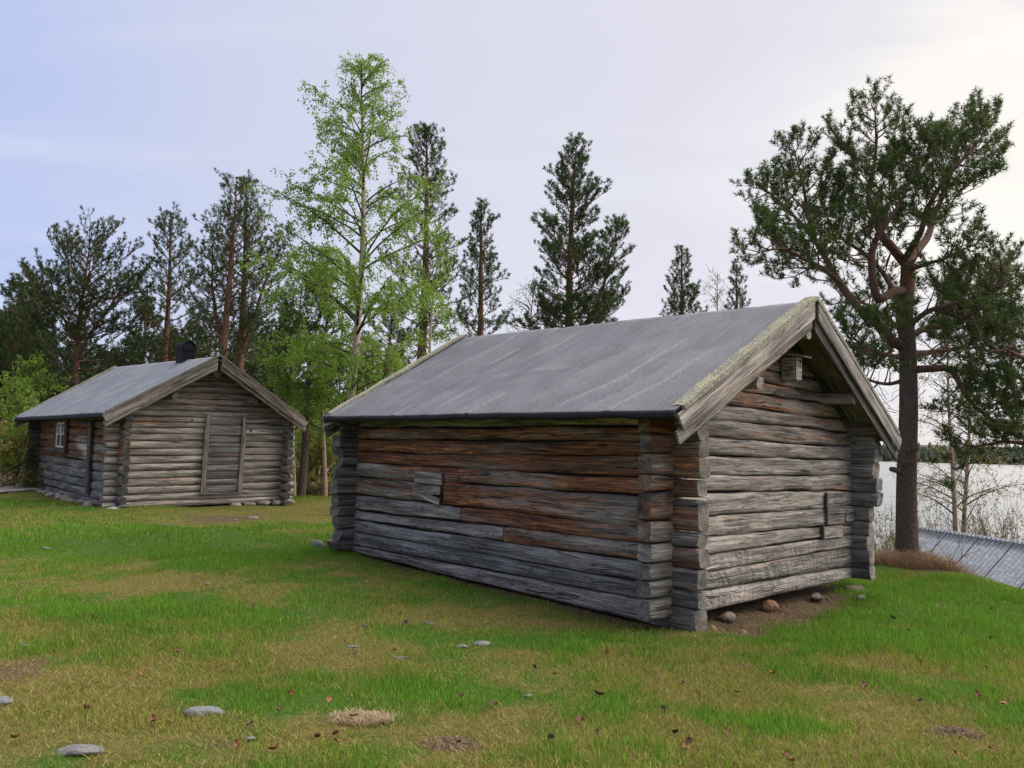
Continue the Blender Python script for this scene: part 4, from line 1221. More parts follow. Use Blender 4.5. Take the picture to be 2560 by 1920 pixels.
def needles(P, D, r, nn, ln, wd, sl):
    """bottle brushes of needles: P base of shoot, D direction, sl shoot length"""
    n = len(P); P = np.repeat(P, nn, 0); Dn = np.repeat(unit(D), nn, 0)
    t_ = r.uniform(0.0, 1.0, (n * nn, 1)); base_ = P + Dn * t_ * sl
    rv = unit(r.normal(size=(n * nn, 3))); side = unit(np.cross(Dn, rv))
    nd = unit(Dn * r.uniform(.35, 1.0, (n * nn, 1)) + side)
    l_ = ln * r.uniform(.7, 1.2, (n * nn, 1)); wv = unit(np.cross(nd, unit(r.normal(size=(n * nn, 3))))) * wd / 2
    V = np.stack([base_ - wv, base_ + wv, base_ + nd * l_], 1).reshape(-1, 3)
    T = np.arange(n * nn * 3).reshape(-1, 3)
    sh = np.repeat(np.clip(r.normal(.45, .22, n), 0, 1), nn) + r.uniform(-.15, .15, n * nn)
    return V, T, np.repeat(np.clip(sh, 0, 1), 3)


def pine_branch(tw, shoots, p0, d0, L, r, rad, up=.55, dens=1.0, wa=1.0, order=0, sparse=0.0):
    n = 6 if order == 0 else 3
    P = curve(p0, d0, L, n, np.array([0, 0, up]), .10 if order else .12, r)
    tw.tube(P, np.linspace(rad, rad * .25, n + 1), 3, cap=False, warm=wa)
    seglen = L / n
    if order == 0:
        step = .13 / dens
        s = L * (.28 + sparse)
        side = 1
        while s < L * .98:
            k = min(int(s / seglen), n - 1); f = s / seglen - k
            p = P[k] * (1 - f) + P[k + 1] * f; d = unit(P[k + 1] - P[k])
            lat = unit(np.cross(d, ZU) + 1e-6) * side; side = -side
            sd = unit(d * .75 + lat * r.uniform(.5, 1.0) + ZU * r.uniform(-.25, .45))
            pine_branch(tw, shoots, p, sd, (.22 + .42 * (L - s)) * r.uniform(.7, 1.25), r, rad * .4, .5, dens, wa, 1)
            s += step * r.uniform(.6, 1.4)
        shoots.append((P[-1], unit(P[-1] - P[-2] + ZU * .3)))
    else:
        s = L * .30
        while s < L:
            k = min(int(s / seglen), n - 1); f = s / seglen - k
            p = P[k] * (1 - f) + P[k + 1] * f; d = unit(P[k + 1] - P[k])
            shoots.append((p, unit(d * .6 + unit(r.normal(size=3)) * .75 + ZU * .55)))
            s += .06 / dens * r.uniform(.6, 1.5)
        for q in range(2): shoots.append((P[-1], unit(P[-1] - P[-2] + unit(r.normal(size=3)) * .35 + ZU * .45)))


def pine_parts(seed, H, base_r, hw, crown0=.3, lean=(0, 0), nn=12, ln=.095, wd=.021, dens=1.0, power=.75, gap=.42, top_round=.5, forks=(), upb=.5, sides=9, sparse=0., warm0=.35):
    r = np.random.default_rng(seed)
    tr, tw, shoots = MB(), MB(), []
    n = 16; z = np.linspace(0, 1, n + 1)
    ph = r.uniform(0, 6.28)
    T = np.stack([lean[0] * z * H + .10 * np.sin(z * 5 + ph) * z, lean[1] * z * H + .10 * np.cos(z * 4 + ph) * z, z * H], -1)
    rad = base_r * (1 - z) ** .8 + .012
    tr.tube(T, rad, sides, warm=sst(warm0 - .15, warm0 + .2, z))
    stems = [(T, crown0, 1.0)]
    for (zf, dx, dz, ratio) in forks:
        k = int(zf * n); P = curve(T[k], np.array([dx, r.uniform(-.4, .4), dz]), H * (1 - zf) * ratio, 9, np.array([-dx * .35, 0, .5]), .07, r)
        tr.tube(P, np.linspace(rad[k] * .65, .012, 10), 7, warm=1.0); stems.append((P, .25, .6))
    for (P, c0, sc_) in stems:
        Ls = np.concatenate([[0], np.cumsum(np.linalg.norm(np.diff(P, axis=0), axis=1))]); tot = Ls[-1]
        s = tot * c0
        while s < tot * .985:
            f = (s - tot * c0) / (tot * (1 - c0))
            k = np.searchsorted(Ls, s) - 1; k = min(max(k, 0), len(P) - 2); ff = (s - Ls[k]) / (Ls[k + 1] - Ls[k]); p = P[k] * (1 - ff) + P[k + 1] * ff
            prof = (1 - f) ** power * (1 - .35 * math.exp(-f * 7)) + .04
            a0 = r.uniform(0, 6.28); m_ = r.integers(3, 6)
            for q in range(m_):
                a = a0 + q * 6.28 / m_ + r.uniform(-.35, .35)
                L = 1.28 * hw * sc_ * prof * r.uniform(.6, 1.2)
                if L < .12: L = .12
                el = .05 + .75 * f + r.uniform(-.15, .2)
                d = np.array([math.cos(a) * math.cos(el), math.sin(a) * math.cos(el), math.sin(el)])
                pine_branch(tw, shoots, p, d, L, r, min(.035, .008 + L * .012), upb * (1 - .4 * f), dens, .6 if f > .2 else .2, 0, sparse)
            s += gap * r.uniform(.7, 1.3) * (1 - .35 * f)
        for q in range(5): shoots.append((P[-1], unit(np.array([r.normal() * .3, r.normal() * .3, 1.0]))))
    Pp = np.array([s_[0] for s_ in shoots]); Dp = np.array([s_[1] for s_ in shoots])
    V, Tn, sh = needles(Pp, Dp, r, nn, ln, wd, .11)
    fo = MB(); fo.add(V, None, Tn, shade=sh)
    return tr.mesh('trunk', [M_PINEBARK]), tw.mesh('branch', [M_PINEBARK]), fo.mesh('crown', [M_NEEDLE_FAR], False)


def put_tree(name, loc, meshes, label, cat='tree', group=None, rz=0.0, sc_=1.0, names=('trunk', 'branches', 'crown')):
    o = empty(name, loc, rz); o.scale = (sc_,) * 3
    tag(o, label, cat, group)
    for nm, me in zip(names, meshes):
        if me is not None:
            c = link(nm, me, o)
            if nm in ('branches', 'twigs'): c['kind'] = 'stuff'
    return o


def spot(px, depth):
    p = at_d(px, 1150, depth); return np.array([p[0], depth, float(gz(p[0], depth)) - .05])


def top_h(px, py, depth, loc):
    return at_d(px, py, depth)[2] - loc[2]


PINES = [
    # px base, depth, top y, seed, hw, crown0, power, dens, forks, lean, label
    (22, 30, 775, 1, 1.5, .25, .6, .9, (), 0, 'pine at the left edge with its top just above the wood'),
    (178, 28, 602, 2, 2.5, .36, .36, .72, ((.5, .5, .9, .8), (.6, -.55, .8, .8)), .0, 'broad open pine left of the chimney with forked reddish upper trunk'),
    (388, 29, 540, 3, 1.7, .30, .55, .75, (), 0.01, 'narrow pine just left of the twin trunks, with dense dark crown'),
    (545, 26.5, 448, 4, 1.75, .42, .5, .55, ((.4, -.35, 1.0, .85),), .0, 'tall pine above the cabin ridge, left one of twin reddish trunks'),
    (578, 27.5, 465, 5, 1.6, .45, .5, .55, ((.45, .3, 1.0, .8),), .015, 'tall pine above the cabin ridge, right one of twin reddish trunks'),
    (1038, 24, 330, 6, 1.6, .45, .55, .75, (), .008, 'tallest pine, close behind the right side of the leafy birch'),
    (966, 21.5, 760, 7, 1.2, .55, .5, .7, (), 0, 'pine trunk half hidden in birch leaves left of the barn ridge'),
    (1185, 28, 508, 8, 1.5, .26, .75, .9, (), .01, 'slim pine rising over the left end of the barn roof'),
    (1416, 24, 358, 9, 1.85, .30, .62, 1.05, ((.42, .55, .75, .75),), .006, 'bushy tall pine rising behind the middle of the barn roof'),
    (1698, 30, 622, 10, 1.9, .25, .8, .9, (), 0, 'small pine peeking over the barn roof between two larger trees'),
    (1836, 30, 668, 12, 1.4, .25, .8, .8, (), 0, 'small olive pine showing over the barn roof beside the big old pine'),
]
for (px, dp, ty, sd, hw, c0, pw, dn_, fk, ln_, lb) in PINES:
    loc = spot(px, dp); H = top_h(px, ty, dp, loc) / 1.0
    ms = pine_parts(200 + sd, H, .017 * H, hw, c0, (ln_, 0), power=pw, dens=dn_, forks=fk)
    put_tree('pine_tree', loc, ms, lb)
# wood behind the cabin: pines that read alike
r = np.random.default_rng(9)
WM = [pine_parts(300 + k, 8.5, .13, 1.6, .12, (0, 0), power=.55, dens=.75, nn=9, ln=.15, wd=.04, gap=.5) for k in range(3)]
for k in range(44):
    dp = r.uniform(31, 46); px = -80 + k * 26 + r.uniform(-25, 25)
    if k >= 40: px = 900 + (k - 40) * 80
    loc = spot(px, dp)
    put_tree('pine_tree', loc, WM[k % 3], 'dark pine crowded in the wood behind the cabin and birches', 'tree', 'pines in the wood behind the cabin', r.uniform(0, 6.28), r.uniform(.66, .98) * (1.0 if px < 700 else .75))


# birches
def leaf_quads(P, D, r, ln, shade):
    n = len(P); a = unit(D); b = unit(np.cross(a, unit(r.normal(size=(n, 3))))) ; l_ = ln * r.uniform(.65, 1.2, (n, 1))
    V = np.stack([P, P + a * l_ * .5 + b * l_ * .38, P + a * l_, P + a * l_ * .5 - b * l_ * .38], 1).reshape(-1, 3)
    return V, np.arange(n * 4).reshape(-1, 4), np.repeat(shade, 4)


def birch_parts(seed, H, base_r, hw, crown0, lean=(0, 0), leaf=.07, dens=1.0, droop=.9, power=.65, bare=0.0, gap=.24, shade_m=.5, topr=0.3, low=1.0):
    r = np.random.default_rng(seed); tr, tw = MB(), MB(); LP, LD, LS = [], [], []
    n = 18; z = np.linspace(0, 1, n + 1); ph = r.uniform(0, 6)
    T = np.stack([lean[0] * z * H + .09 * np.sin(z * 6 + ph), lean[1] * z * H + .09 * np.cos(z * 5 + ph) - .09 * math.cos(ph), z * H], -1); T[:, 0] -= T[0, 0]
    rad = base_r * (1 - z) ** .85 + .006
    tr.tube(T, rad, 9, warm=sst(.55, .85, z) * .4)

    def leaves(P, dn_, sh):
        seg = np.linalg.norm(P[-1] - P[0]); m_ = max(1, int(seg * 50 * dn_ * (1 - bare)))
        tt = r.uniform(0, 1, m_) * (len(P) - 1); k = np.minimum(tt.astype(int), len(P) - 2); f = (tt - k)[:, None]
        p = P[k] * (1 - f) + P[k + 1] * f + r.normal(size=(m_, 3)) * .035
        d = unit(r.normal(size=(m_, 3)) * .9 + np.array([0, 0, -.55]))
        LP.append(p); LD.append(d); LS.append(np.clip(r.normal(sh, .2, m_), 0, 1))

    s = H * crown0
    while s < H * .985:
        f = (s - H * crown0) / (H * (1 - crown0)); zz = s / H
        k = min(int(zz * n), n - 1); ff = zz * n - k; p = T[k] * (1 - ff) + T[k + 1] * ff
        L = hw * ((1 - f) ** power * (low + (1 - low) * min(1, f * 4)) + .08) * r.uniform(.6, 1.2)
        a = r.uniform(0, 6.28); el = r.uniform(.45, .85) + .3 * f
        d = np.array([math.cos(a) * math.cos(el), math.sin(a) * math.cos(el), math.sin(el)])
        P = curve(p, d, L * 1.25, 7, np.array([math.cos(a) * .5, math.sin(a) * .5, -.55 * droop * (1 - .6 * f)]), .07, r)
        tw.tube(P, np.linspace(.010 + L * .010, .004, 8), 4, cap=False, warm=1.0)
        shb = np.clip(r.normal(shade_m, .15), .1, .95)
        for q in range(int(4 + L * 7)):
            u_ = r.uniform(.22, 1.0) * 7; kk = min(int(u_), 6); f2 = u_ - kk; pp = P[kk] * (1 - f2) + P[kk + 1] * f2
            d2 = unit(unit(P[kk + 1] - P[kk]) * .8 + r.normal(size=3) * .65)
            l2 = r.uniform(.25, .6) * (.5 + .5 * (1 - f)) + .12
            P2 = curve(pp, d2, l2, 3, np.array([0, 0, -1.1 * droop * (1 - .75 * f)]), .12, r)
            tw.tube(P2, np.linspace(.005, .0025, 4), 3, cap=False, warm=1.0)
            leaves(P2, dens, shb)
            if r.uniform() < .6 * (1 - f):
                P3 = curve(P2[2], unit(r.normal(size=3) * .6 + [0, 0, -.3]), r.uniform(.2, .55), 2, np.array([0, 0, -1.8 * droop]), .10, r)
                tw.tube(P3, [.004, .003, .002], 3, cap=False, warm=1.0); leaves(P3, dens * 1.2, shb)
        s += gap * r.uniform(.5, 1.4) * (1 - .45 * f)
    fm = None
    if sum(map(len, LP)):
        V, Q, sh = leaf_quads(np.vstack(LP), np.vstack(LD), r, leaf, np.concatenate(LS)); fo = MB(); fo.add(V, Q, None, shade=sh); fm = fo
    return tr, tw, fm


def put_birch(loc, parts, label, lm, name='birch_tree', group=None):
    tr, tw, fo = parts
    return put_tree(name, loc, (tr.mesh('trunk', [M_BIRCHBARK]), tw.mesh('branches', [M_BIRCHBARK]), fo.mesh('crown', [lm], False) if fo else None), label, 'tree', group)


loc = spot(868, 17); put_birch(loc, birch_parts(401, top_h(850, 150, 17, loc), .110, 2.65, .26, (-.008, 0), dens=1.5, low=.42, gap=.15, power=.80, leaf=.053), 'tall leafy birch with pale trunk standing between the two buildings', M_BIRCHLEAF)
loc = spot(817, 23.5); put_birch(loc, birch_parts(402, top_h(770, 640, 23.5, loc), .07, 1.75, .26, (-.015, 0), leaf=.07, dens=1.5, gap=.17), 'slender birch with thin white stem left of the tall leafy birch', M_BIRCHLEAF)
loc = spot(1082, 20.5); put_birch(loc, birch_parts(403, top_h(1085, 590, 20.5, loc), .06, 1.25, .2, (0, 0), leaf=.06, dens=.9), 'light green birch growing in front of the tallest pine', M_BIRCHLEAF)
loc = spot(740, 24); put_birch(loc, birch_parts(404, top_h(720, 620, 24, loc), .07, 1.5, .22, (-.01, 0), leaf=.07, dens=1.0, shade_m=.35), 'darker birch behind the right slope of the cabin roof', M_BIRCHLEAF)
loc = spot(1790, 29); put_birch(loc, birch_parts(405, top_h(1790, 680, 29, loc), .06, 1.5, .2, (0, 0), leaf=.05, dens=.28), 'sparse thin leaved birch over the barn roof beside the small olive pine', M_YELLOWLEAF)
loc = spot(1327, 26); put_birch(loc, birch_parts(406, top_h(1325, 705, 26, loc), .06, 1.7, .2, (0, 0), dens=0.0, bare=1.0, droop=.2, gap=.2), 'bare leafless tree with fine grey twigs behind the barn roof', M_YELLOWLEAF)
# saplings and shrubs at the forest edge on the left
for (px, dp, hy, sd, hw, mt, lb) in ((20, 24, 960, 411, .9, M_BIRCHLEAF, 'bright green birch sapling at the left edge of the photo'), (62, 26, 905, 412, 1.0, M_BIRCHLEAF, 'light green sapling just left of the cabin roof'),
                                    (5, 21.5, 1090, 413, .9, M_YELLOWLEAF, 'yellowish bush at the far left behind the boardwalk'), (42, 23, 1075, 420, .8, M_BIRCHLEAF, 'green bush behind the leaning pole'),
                                    (770, 26.5, 1120, 414, 1.0, M_YELLOWLEAF, 'orange tinged bush seen between cabin and barn'), (800, 27, 1090, 415, 1.0, M_YELLOWLEAF, 'yellow green bush beside the slender birch stem'),
                                    (735, 28, 1060, 416, 1.3, M_BIRCHLEAF, 'green bush behind the right corner of the cabin'), (850, 28, 1050, 417, 1.3, M_BIRCHLEAF, 'green bush low behind the barn corner log ends')):
    loc = spot(px, dp); put_birch(loc, birch_parts(sd, max(1.0, top_h(px, hy, dp, loc)), .03, hw, .08, (0, 0), leaf=.075, dens=.8, droop=.3, gap=.12, power=.4, shade_m=.45), lb, mt, 'sapling' if 'sapling' in lb else 'bush')
loc = spot(757, 23); b = MB(); b.tube(np.array([loc, loc + [.05, 0, 1.4], loc + [.02, 0, 2.8], loc + [.1, 0, 4.5]]) - loc, [.13, .11, .10, .07], 9, warm=.0)
put_tree('pine_tree', loc, (b.mesh('trunk', [M_PINEBARK]), None, pine_parts(330, 6.5, .1, 1.3, .5, dens=.7)[2]), 'grey brown pine trunk right of the cabin corner by the stream')
loc = spot(82, 27); b = MB(); b.tube(np.array([[0, 0, 0], [.03, 0, 2], [0, 0, 4.2]]), [.07, .06, .05], 7, warm=1.0)
put_tree('pine_tree', loc, (b.mesh('trunk', [M_PINEBARK]), None, pine_parts(331, 5.8, .08, 1.0, .6, dens=.7)[2]), 'thin reddish pine trunk left of the cabin roof')


# the big old pine on the right, limbs laid out after the photograph
def big_pine():
    r = np.random.default_rng(55)
    D0 = PINE_B[1]; base_ = np.array([PINE_B[0], PINE_B[1], float(gz(PINE_B[0], PINE_B[1])) - .08])
    root = empty('pine_tree', base_); tag(root, 'big old pine with twisted limbs standing right of the barn', 'tree')
    def c4(x, y, dy):
        if y < 1700: x = 1000 + (x - 1000) * .91
        if y < 1000: y = 1000 + (y - 1000) * .87
        return at_d(1760 + x * .5063, 160 + y * .5063, D0 + dy) - base_


    def spline(pts, n):
        P = np.array(pts); t_ = np.linspace(0, len(P) - 1, n); o = np.zeros((n, 3))
        for i, tt in enumerate(t_):
            k = min(int(tt), len(P) - 2); f = tt - k
            p0, p1, p2, p3 = P[max(k - 1, 0)], P[k], P[k + 1], P[min(k + 2, len(P) - 1)]
            o[i] = .5 * ((2 * p1) + (-p0 + p2) * f + (2 * p0 - 5 * p1 + 4 * p2 - p3) * f * f + (-p0 + 3 * p1 - 3 * p2 + p3) * f ** 3)
        return o
    T = spline([np.zeros(3), c4(1000, 2080, 0), c4(1010, 1700, 0), c4(1005, 1400, 0), c4(990, 1220, 0), c4(1005, 1080, 0), c4(1005, 975, 0)], 26)
    tr = MB(); zz = np.linspace(0, 1, 26)
    tr.tube(T, (.158 - .055 * zz) * (1 + .25 * np.exp(-zz * 14)), 14, warm=sst(.55, .95, zz) * .85)
    # old branch stubs
    for (x, y, dx) in ((1035, 1910, 1), (925, 2010, -1), (1020, 1970, 1)):
        p = c4(x - 40 * dx, y, -.1); tr.tube(np.array([p, p + np.array([.16 * dx, -.05, .03])]), [.055, .04], 7, warm=.2)
    tr.build('trunk', M_PINEBARK, root)
    tw, shoots = MB(), []
    limbs = [  # points in crop coordinates with depth offset; start radius; foliage from fraction
        ([(985, 975, 0), (920, 890, -.2), (862, 815, -.3), (825, 700, -.2), (795, 620, 0), (815, 480, .1), (835, 320, .1), (828, 110, 0)], .085, .35, 1.15),
        ([(1010, 985, 0), (1060, 905, .2), (1115, 830, .4), (1150, 720, .6), (1210, 560, .8), (1260, 400, .7), (1300, 190, .6)], .085, .35, 1.25),
        ([(985, 970, 0), (1030, 890, -.4), (1075, 810, -.6), (1130, 640, -.9), (1230, 480, -1.1), (1360, 330, -1.2), (1430, 230, -1.2)], .06, .35, 1.1),
        ([(985, 1120, 0), (920, 1130, -.3), (845, 1155, -.6), (812, 1020, -.8), (822, 880, -.9), (880, 770, -1.0), (960, 650, -1.0), (1030, 480, -.9), (1080, 340, -.9)], .085, .45, 1.1),
        ([(985, 1400, 0), (900, 1350, -.2), (830, 1270, -.3), (740, 1205, -.3), (650, 1100, -.2), (560, 950, 0), (505, 850, .1), (468, 720, .2), (440, 540, .3), (395, 360, .4)], .095, .40, 1.15),
        ([(640, 1085, -.2), (560, 1020, -.5), (450, 960, -.8), (330, 900, -1.0), (200, 920, -1.1)], .045, .25, 1.0),
        ([(505, 850, .1), (430, 760, .5), (320, 640, .8), (220, 560, 1.0)], .04, .2, 1.0),
        ([(990, 1240, 0), (880, 1040, .6), (760, 920, 1.0), (640, 830, 1.2), (560, 700, 1.3)], .05, .35, 1.1),
        ([(1030, 1510, 0), (1130, 1505, -.2), (1235, 1508, -.3), (1290, 1580, -.4), (1360, 1680, -.5), (1470, 1790, -.5), (1580, 1860, -.5)], .07, .40, .85),
        ([(1010, 1020, 0), (1110, 985, -.5), (1220, 950, -.8), (1340, 890, -1.0)], .04, .45, .8),
        ([(1010, 1350, 0), (1120, 1300, .3), (1260, 1290, .6), (1390, 1180, .8), (1480, 1060, .9)], .065, .2, 1.2),
        ([(1005, 1300, 0), (1120, 1220, -.4), (1280, 1180, -.6), (1420, 1130, -.8), (1530, 1010, -.8)], .05, .25, 1.15),
        ([(1020, 1440, 0), (1150, 1420, .5), (1300, 1400, .7), (1450, 1330, .9), (1560, 1290, 1.0)], .05, .25, 1.1),
        ([(975, 1450, 0), (870, 1430, -.6), (760, 1390, -1.0), (690, 1330, -1.2)], .04, .2, 1.0),
        ([(980, 1330, 0), (880, 1240, .8), (760, 1180, 1.2), (640, 1180, 1.5)], .04, .3, 1.0),
        ([(985, 1560, 0), (900, 1580, .3), (800, 1560, .6), (720, 1500, .8)], .035, .3, .9),
    ]
    for (pts, r0, f0, bl) in limbs:
        P = spline([c4(*p) for p in pts], 8 + 3 * len(pts))
        n = len(P); rad = r0 * .82 * (1 - np.linspace(0, 1, n)) ** .8 + .008
        lb_ = MB(); lb_.tube(P, rad, 8, warm=.5); lb_.build('limb', M_PINEBARK, root)
        Ls = np.concatenate([[0], np.cumsum(np.linalg.norm(np.diff(P, axis=0), axis=1))]); tot = Ls[-1]
        s = tot * f0
        while s < tot:
            k = min(max(np.searchsorted(Ls, s) - 1, 0), n - 2); ff = (s - Ls[k]) / (Ls[k + 1] - Ls[k]); p = P[k] * (1 - ff) + P[k + 1] * ff
            d = unit(P[k + 1] - P[k]); f = (s / tot - f0) / (1 - f0)
            rv = unit(np.cross(d, r.normal(size=3)))
            dd_ = unit(d * r.uniform(.25, .7) + rv + ZU * r.uniform(-.1, .45))
            L = bl * (.42 + .5 * math.sin(math.pi * min(1, f * .75 + .2))) * (1 - .4 * f ** 2) * r.uniform(.55, 1.15)
            pine_branch(tw, shoots, p, dd_, L, r, .016, .45, 1.05, .35, 0, .1)
            s += .08 * r.uniform(.6, 1.4)
        for q in range(2):
            pine_branch(tw, shoots, P[-1], unit(unit(P[-1] - P[-2]) + r.normal(size=3) * .35), .3, r, .012, .5, 1.1, .4, 0, 0)
    # thin dead twigs inside the crown
    for k in range(110):
        p = c4(r.uniform(600, 1350), r.uniform(900, 1750), r.uniform(-.8, .8)); P = curve(p, r.normal(size=3) * [1, .6, .5], r.uniform(.4, 1.1), 6, [0, 0, -.5], .25, r)
        tw.tube(P, np.linspace(.007, .002, 7), 3, cap=False, warm=.0)
    o = tw.build('branches', M_PINEBARK, root); o['kind'] = 'stuff'
    Pp = np.array([a for a, b_ in shoots]); Dp = np.array([b_ for a, b_ in shoots])
    V, Tn, sh = needles(Pp, Dp, r, 19, .075, .013, .11)
    fo = MB(); fo.add(V, None, Tn, shade=sh); fo.build('crown', M_NEEDLE, root, False)
    print('big pine shoots', len(Pp))


big_pine()


# pine whose trunk stands just outside the right edge; its limbs reach in
def edge_pine():
    r = np.random.default_rng(66); p0 = at_d(2700, 1400, 11.5); base_ = np.array([p0[0], 11.5, float(gz(p0[0], 11.5)) - .1])
    root = empty('pine_tree', base_); tag(root, 'pine at the right edge whose reddish limbs reach into view', 'tree')
    tr = MB(); tr.tube(np.array([[0, 0, 0], [.05, 0, 2], [.0, 0, 4.5], [.1, 0, 7]]), [.18, .15, .12, .03], 10, warm=np.array([.1, .4, .9, 1])); tr.build('trunk', M_PINEBARK, root)
    tw, shoots = MB(), []
    for (x, y, dy, z0) in ((2470, 870, -.3, 3.9), (2500, 1000, .2, 3.1), (2480, 930, .7, 3.5), (2430, 800, .5, 4.2), (2480, 1060, -.4, 2.8), (2420, 1120, .3, 2.9)):
        e = at_d(x, y, 11.5 + dy) - base_; s0 = np.array([0, 0, z0]); P = np.array([s0 + (e - s0) * f + np.array([0, 0, .18 * math.sin(f * 3.14)]) + r.normal(size=3) * .02 for f in np.linspace(0, 1, 10)])
        lb_ = MB(); lb_.tube(P, np.linspace(.05, .012, 10), 7, warm=.9); lb_.build('limb', M_PINEBARK, root)
        for k in range(4, 10):
            for q in range(2):
                d = unit(unit(P[k] - P[k - 1]) * .5 + r.normal(size=3) * .6); pine_branch(tw, shoots, P[k], d, r.uniform(.35, .75), r, .012, .35, 1.0, .4, 0, 0)
    o = tw.build('branches', M_PINEBARK, root); o['kind'] = 'stuff'
    V, Tn, sh = needles(np.array([a for a, _ in shoots]), np.array([b_ for _, b_ in shoots]), r, 17, .075, .012, .11)
    fo = MB(); fo.add(V, None, Tn, shade=sh); fo.build('crown', M_NEEDLE, root, False)


edge_pine()

# young birches and willow scrub on the shore
for (px, tx, ty, dp, sd, lb) in ((2372, 2380, 760, 20, 431, 'young birch on the shore, left of a close pair behind the metal roof'), (2402, 2425, 800, 20.5, 432, 'young birch leaning right, right of the close pair behind the metal roof')):
    loc = spot(px, dp); H = top_h(tx, ty, dp, loc)
    put_birch(loc, birch_parts(sd, H, .075, 1.2, .34, ((tx - px) / FPX * dp / H, 0), leaf=.045, dens=.35, droop=.4, gap=.2), lb, M_YELLOWLEAF)


def scrub(loc, H, wd, seed, label, group):
    r = np.random.default_rng(seed); tw = MB(); LP = []
    for k in range(60):
        a = r.uniform(0, 6.28); p = np.array([r.normal() * wd * .3, r.normal() * wd * .3, 0]); d = unit([math.cos(a) * .35, math.sin(a) * .35, 1])
        P = curve(p, d, H * r.uniform(.6, 1.1), 6, [0, 0, .2], .10, r); tw.tube(P, np.linspace(.010, .003, 7), 3, cap=False, warm=.0)
        for q in range(6):
            k2 = r.integers(2, 6); P2 = curve(P[k2], unit(P[k2 + 1] - P[k2] + r.normal(size=3) * .5), r.uniform(.15, .45) * H * .5, 4, [0, 0, .3], .12, r)
            tw.tube(P2, np.linspace(.005, .002, 5), 3, cap=False, warm=.0); LP.append(P2[r.integers(0, 5, 4)] + r.normal(size=(4, 3)) * .02)
    o = empty('willow_shrub', loc); tag(o, label, 'shrub', group); c = link('twigs', tw.mesh('twigs', [M_TWIG]), o); c['kind'] = 'stuff'
    LP = np.vstack(LP); V, Q, sh = leaf_quads(LP, unit(r.normal(size=LP.shape) + [0, 0, .6]), r, .05, r.uniform(.1, .9, len(LP))); fo = MB(); fo.add(V, Q, None, shade=sh); fo.build('foliage', M_YELLOWLEAF, o, False)


SCR = [(2175, 16.5, 1.7, 'twiggy willow shrub seen between the barn corner and the big pine'), (2210, 18, 1.9, 'willow shrub just left of the big pine trunk'), (2320, 20, 1.7, 'willow shrub just right of the big pine trunk'),
       (2350, 21, 1.7, 'low willow shrub left of the young birch pair'), (2440, 19.5, 2.0, 'willow shrub right of the young birch pair'), (2490, 19, 2.1, 'brown willow shrub above the metal roof ridge'),
       (2535, 18.5, 2.3, 'tall brown willow shrub at the right edge'), (2470, 21, 2.2, 'taller willow shrub behind the brown one'), (2580, 18, 2.3, 'willow shrub cut by the right edge')]
for k, (px, dp, h, lb) in enumerate(SCR):
    lc_ = spot(px, dp); scrub(lc_, top_h(px, (1262, 1262, 1285, 1290, 1270, 1262, 1250, 1258, 1240)[k], dp, lc_), 1.6, 500 + k, lb, 'willow shrubs along the shore')


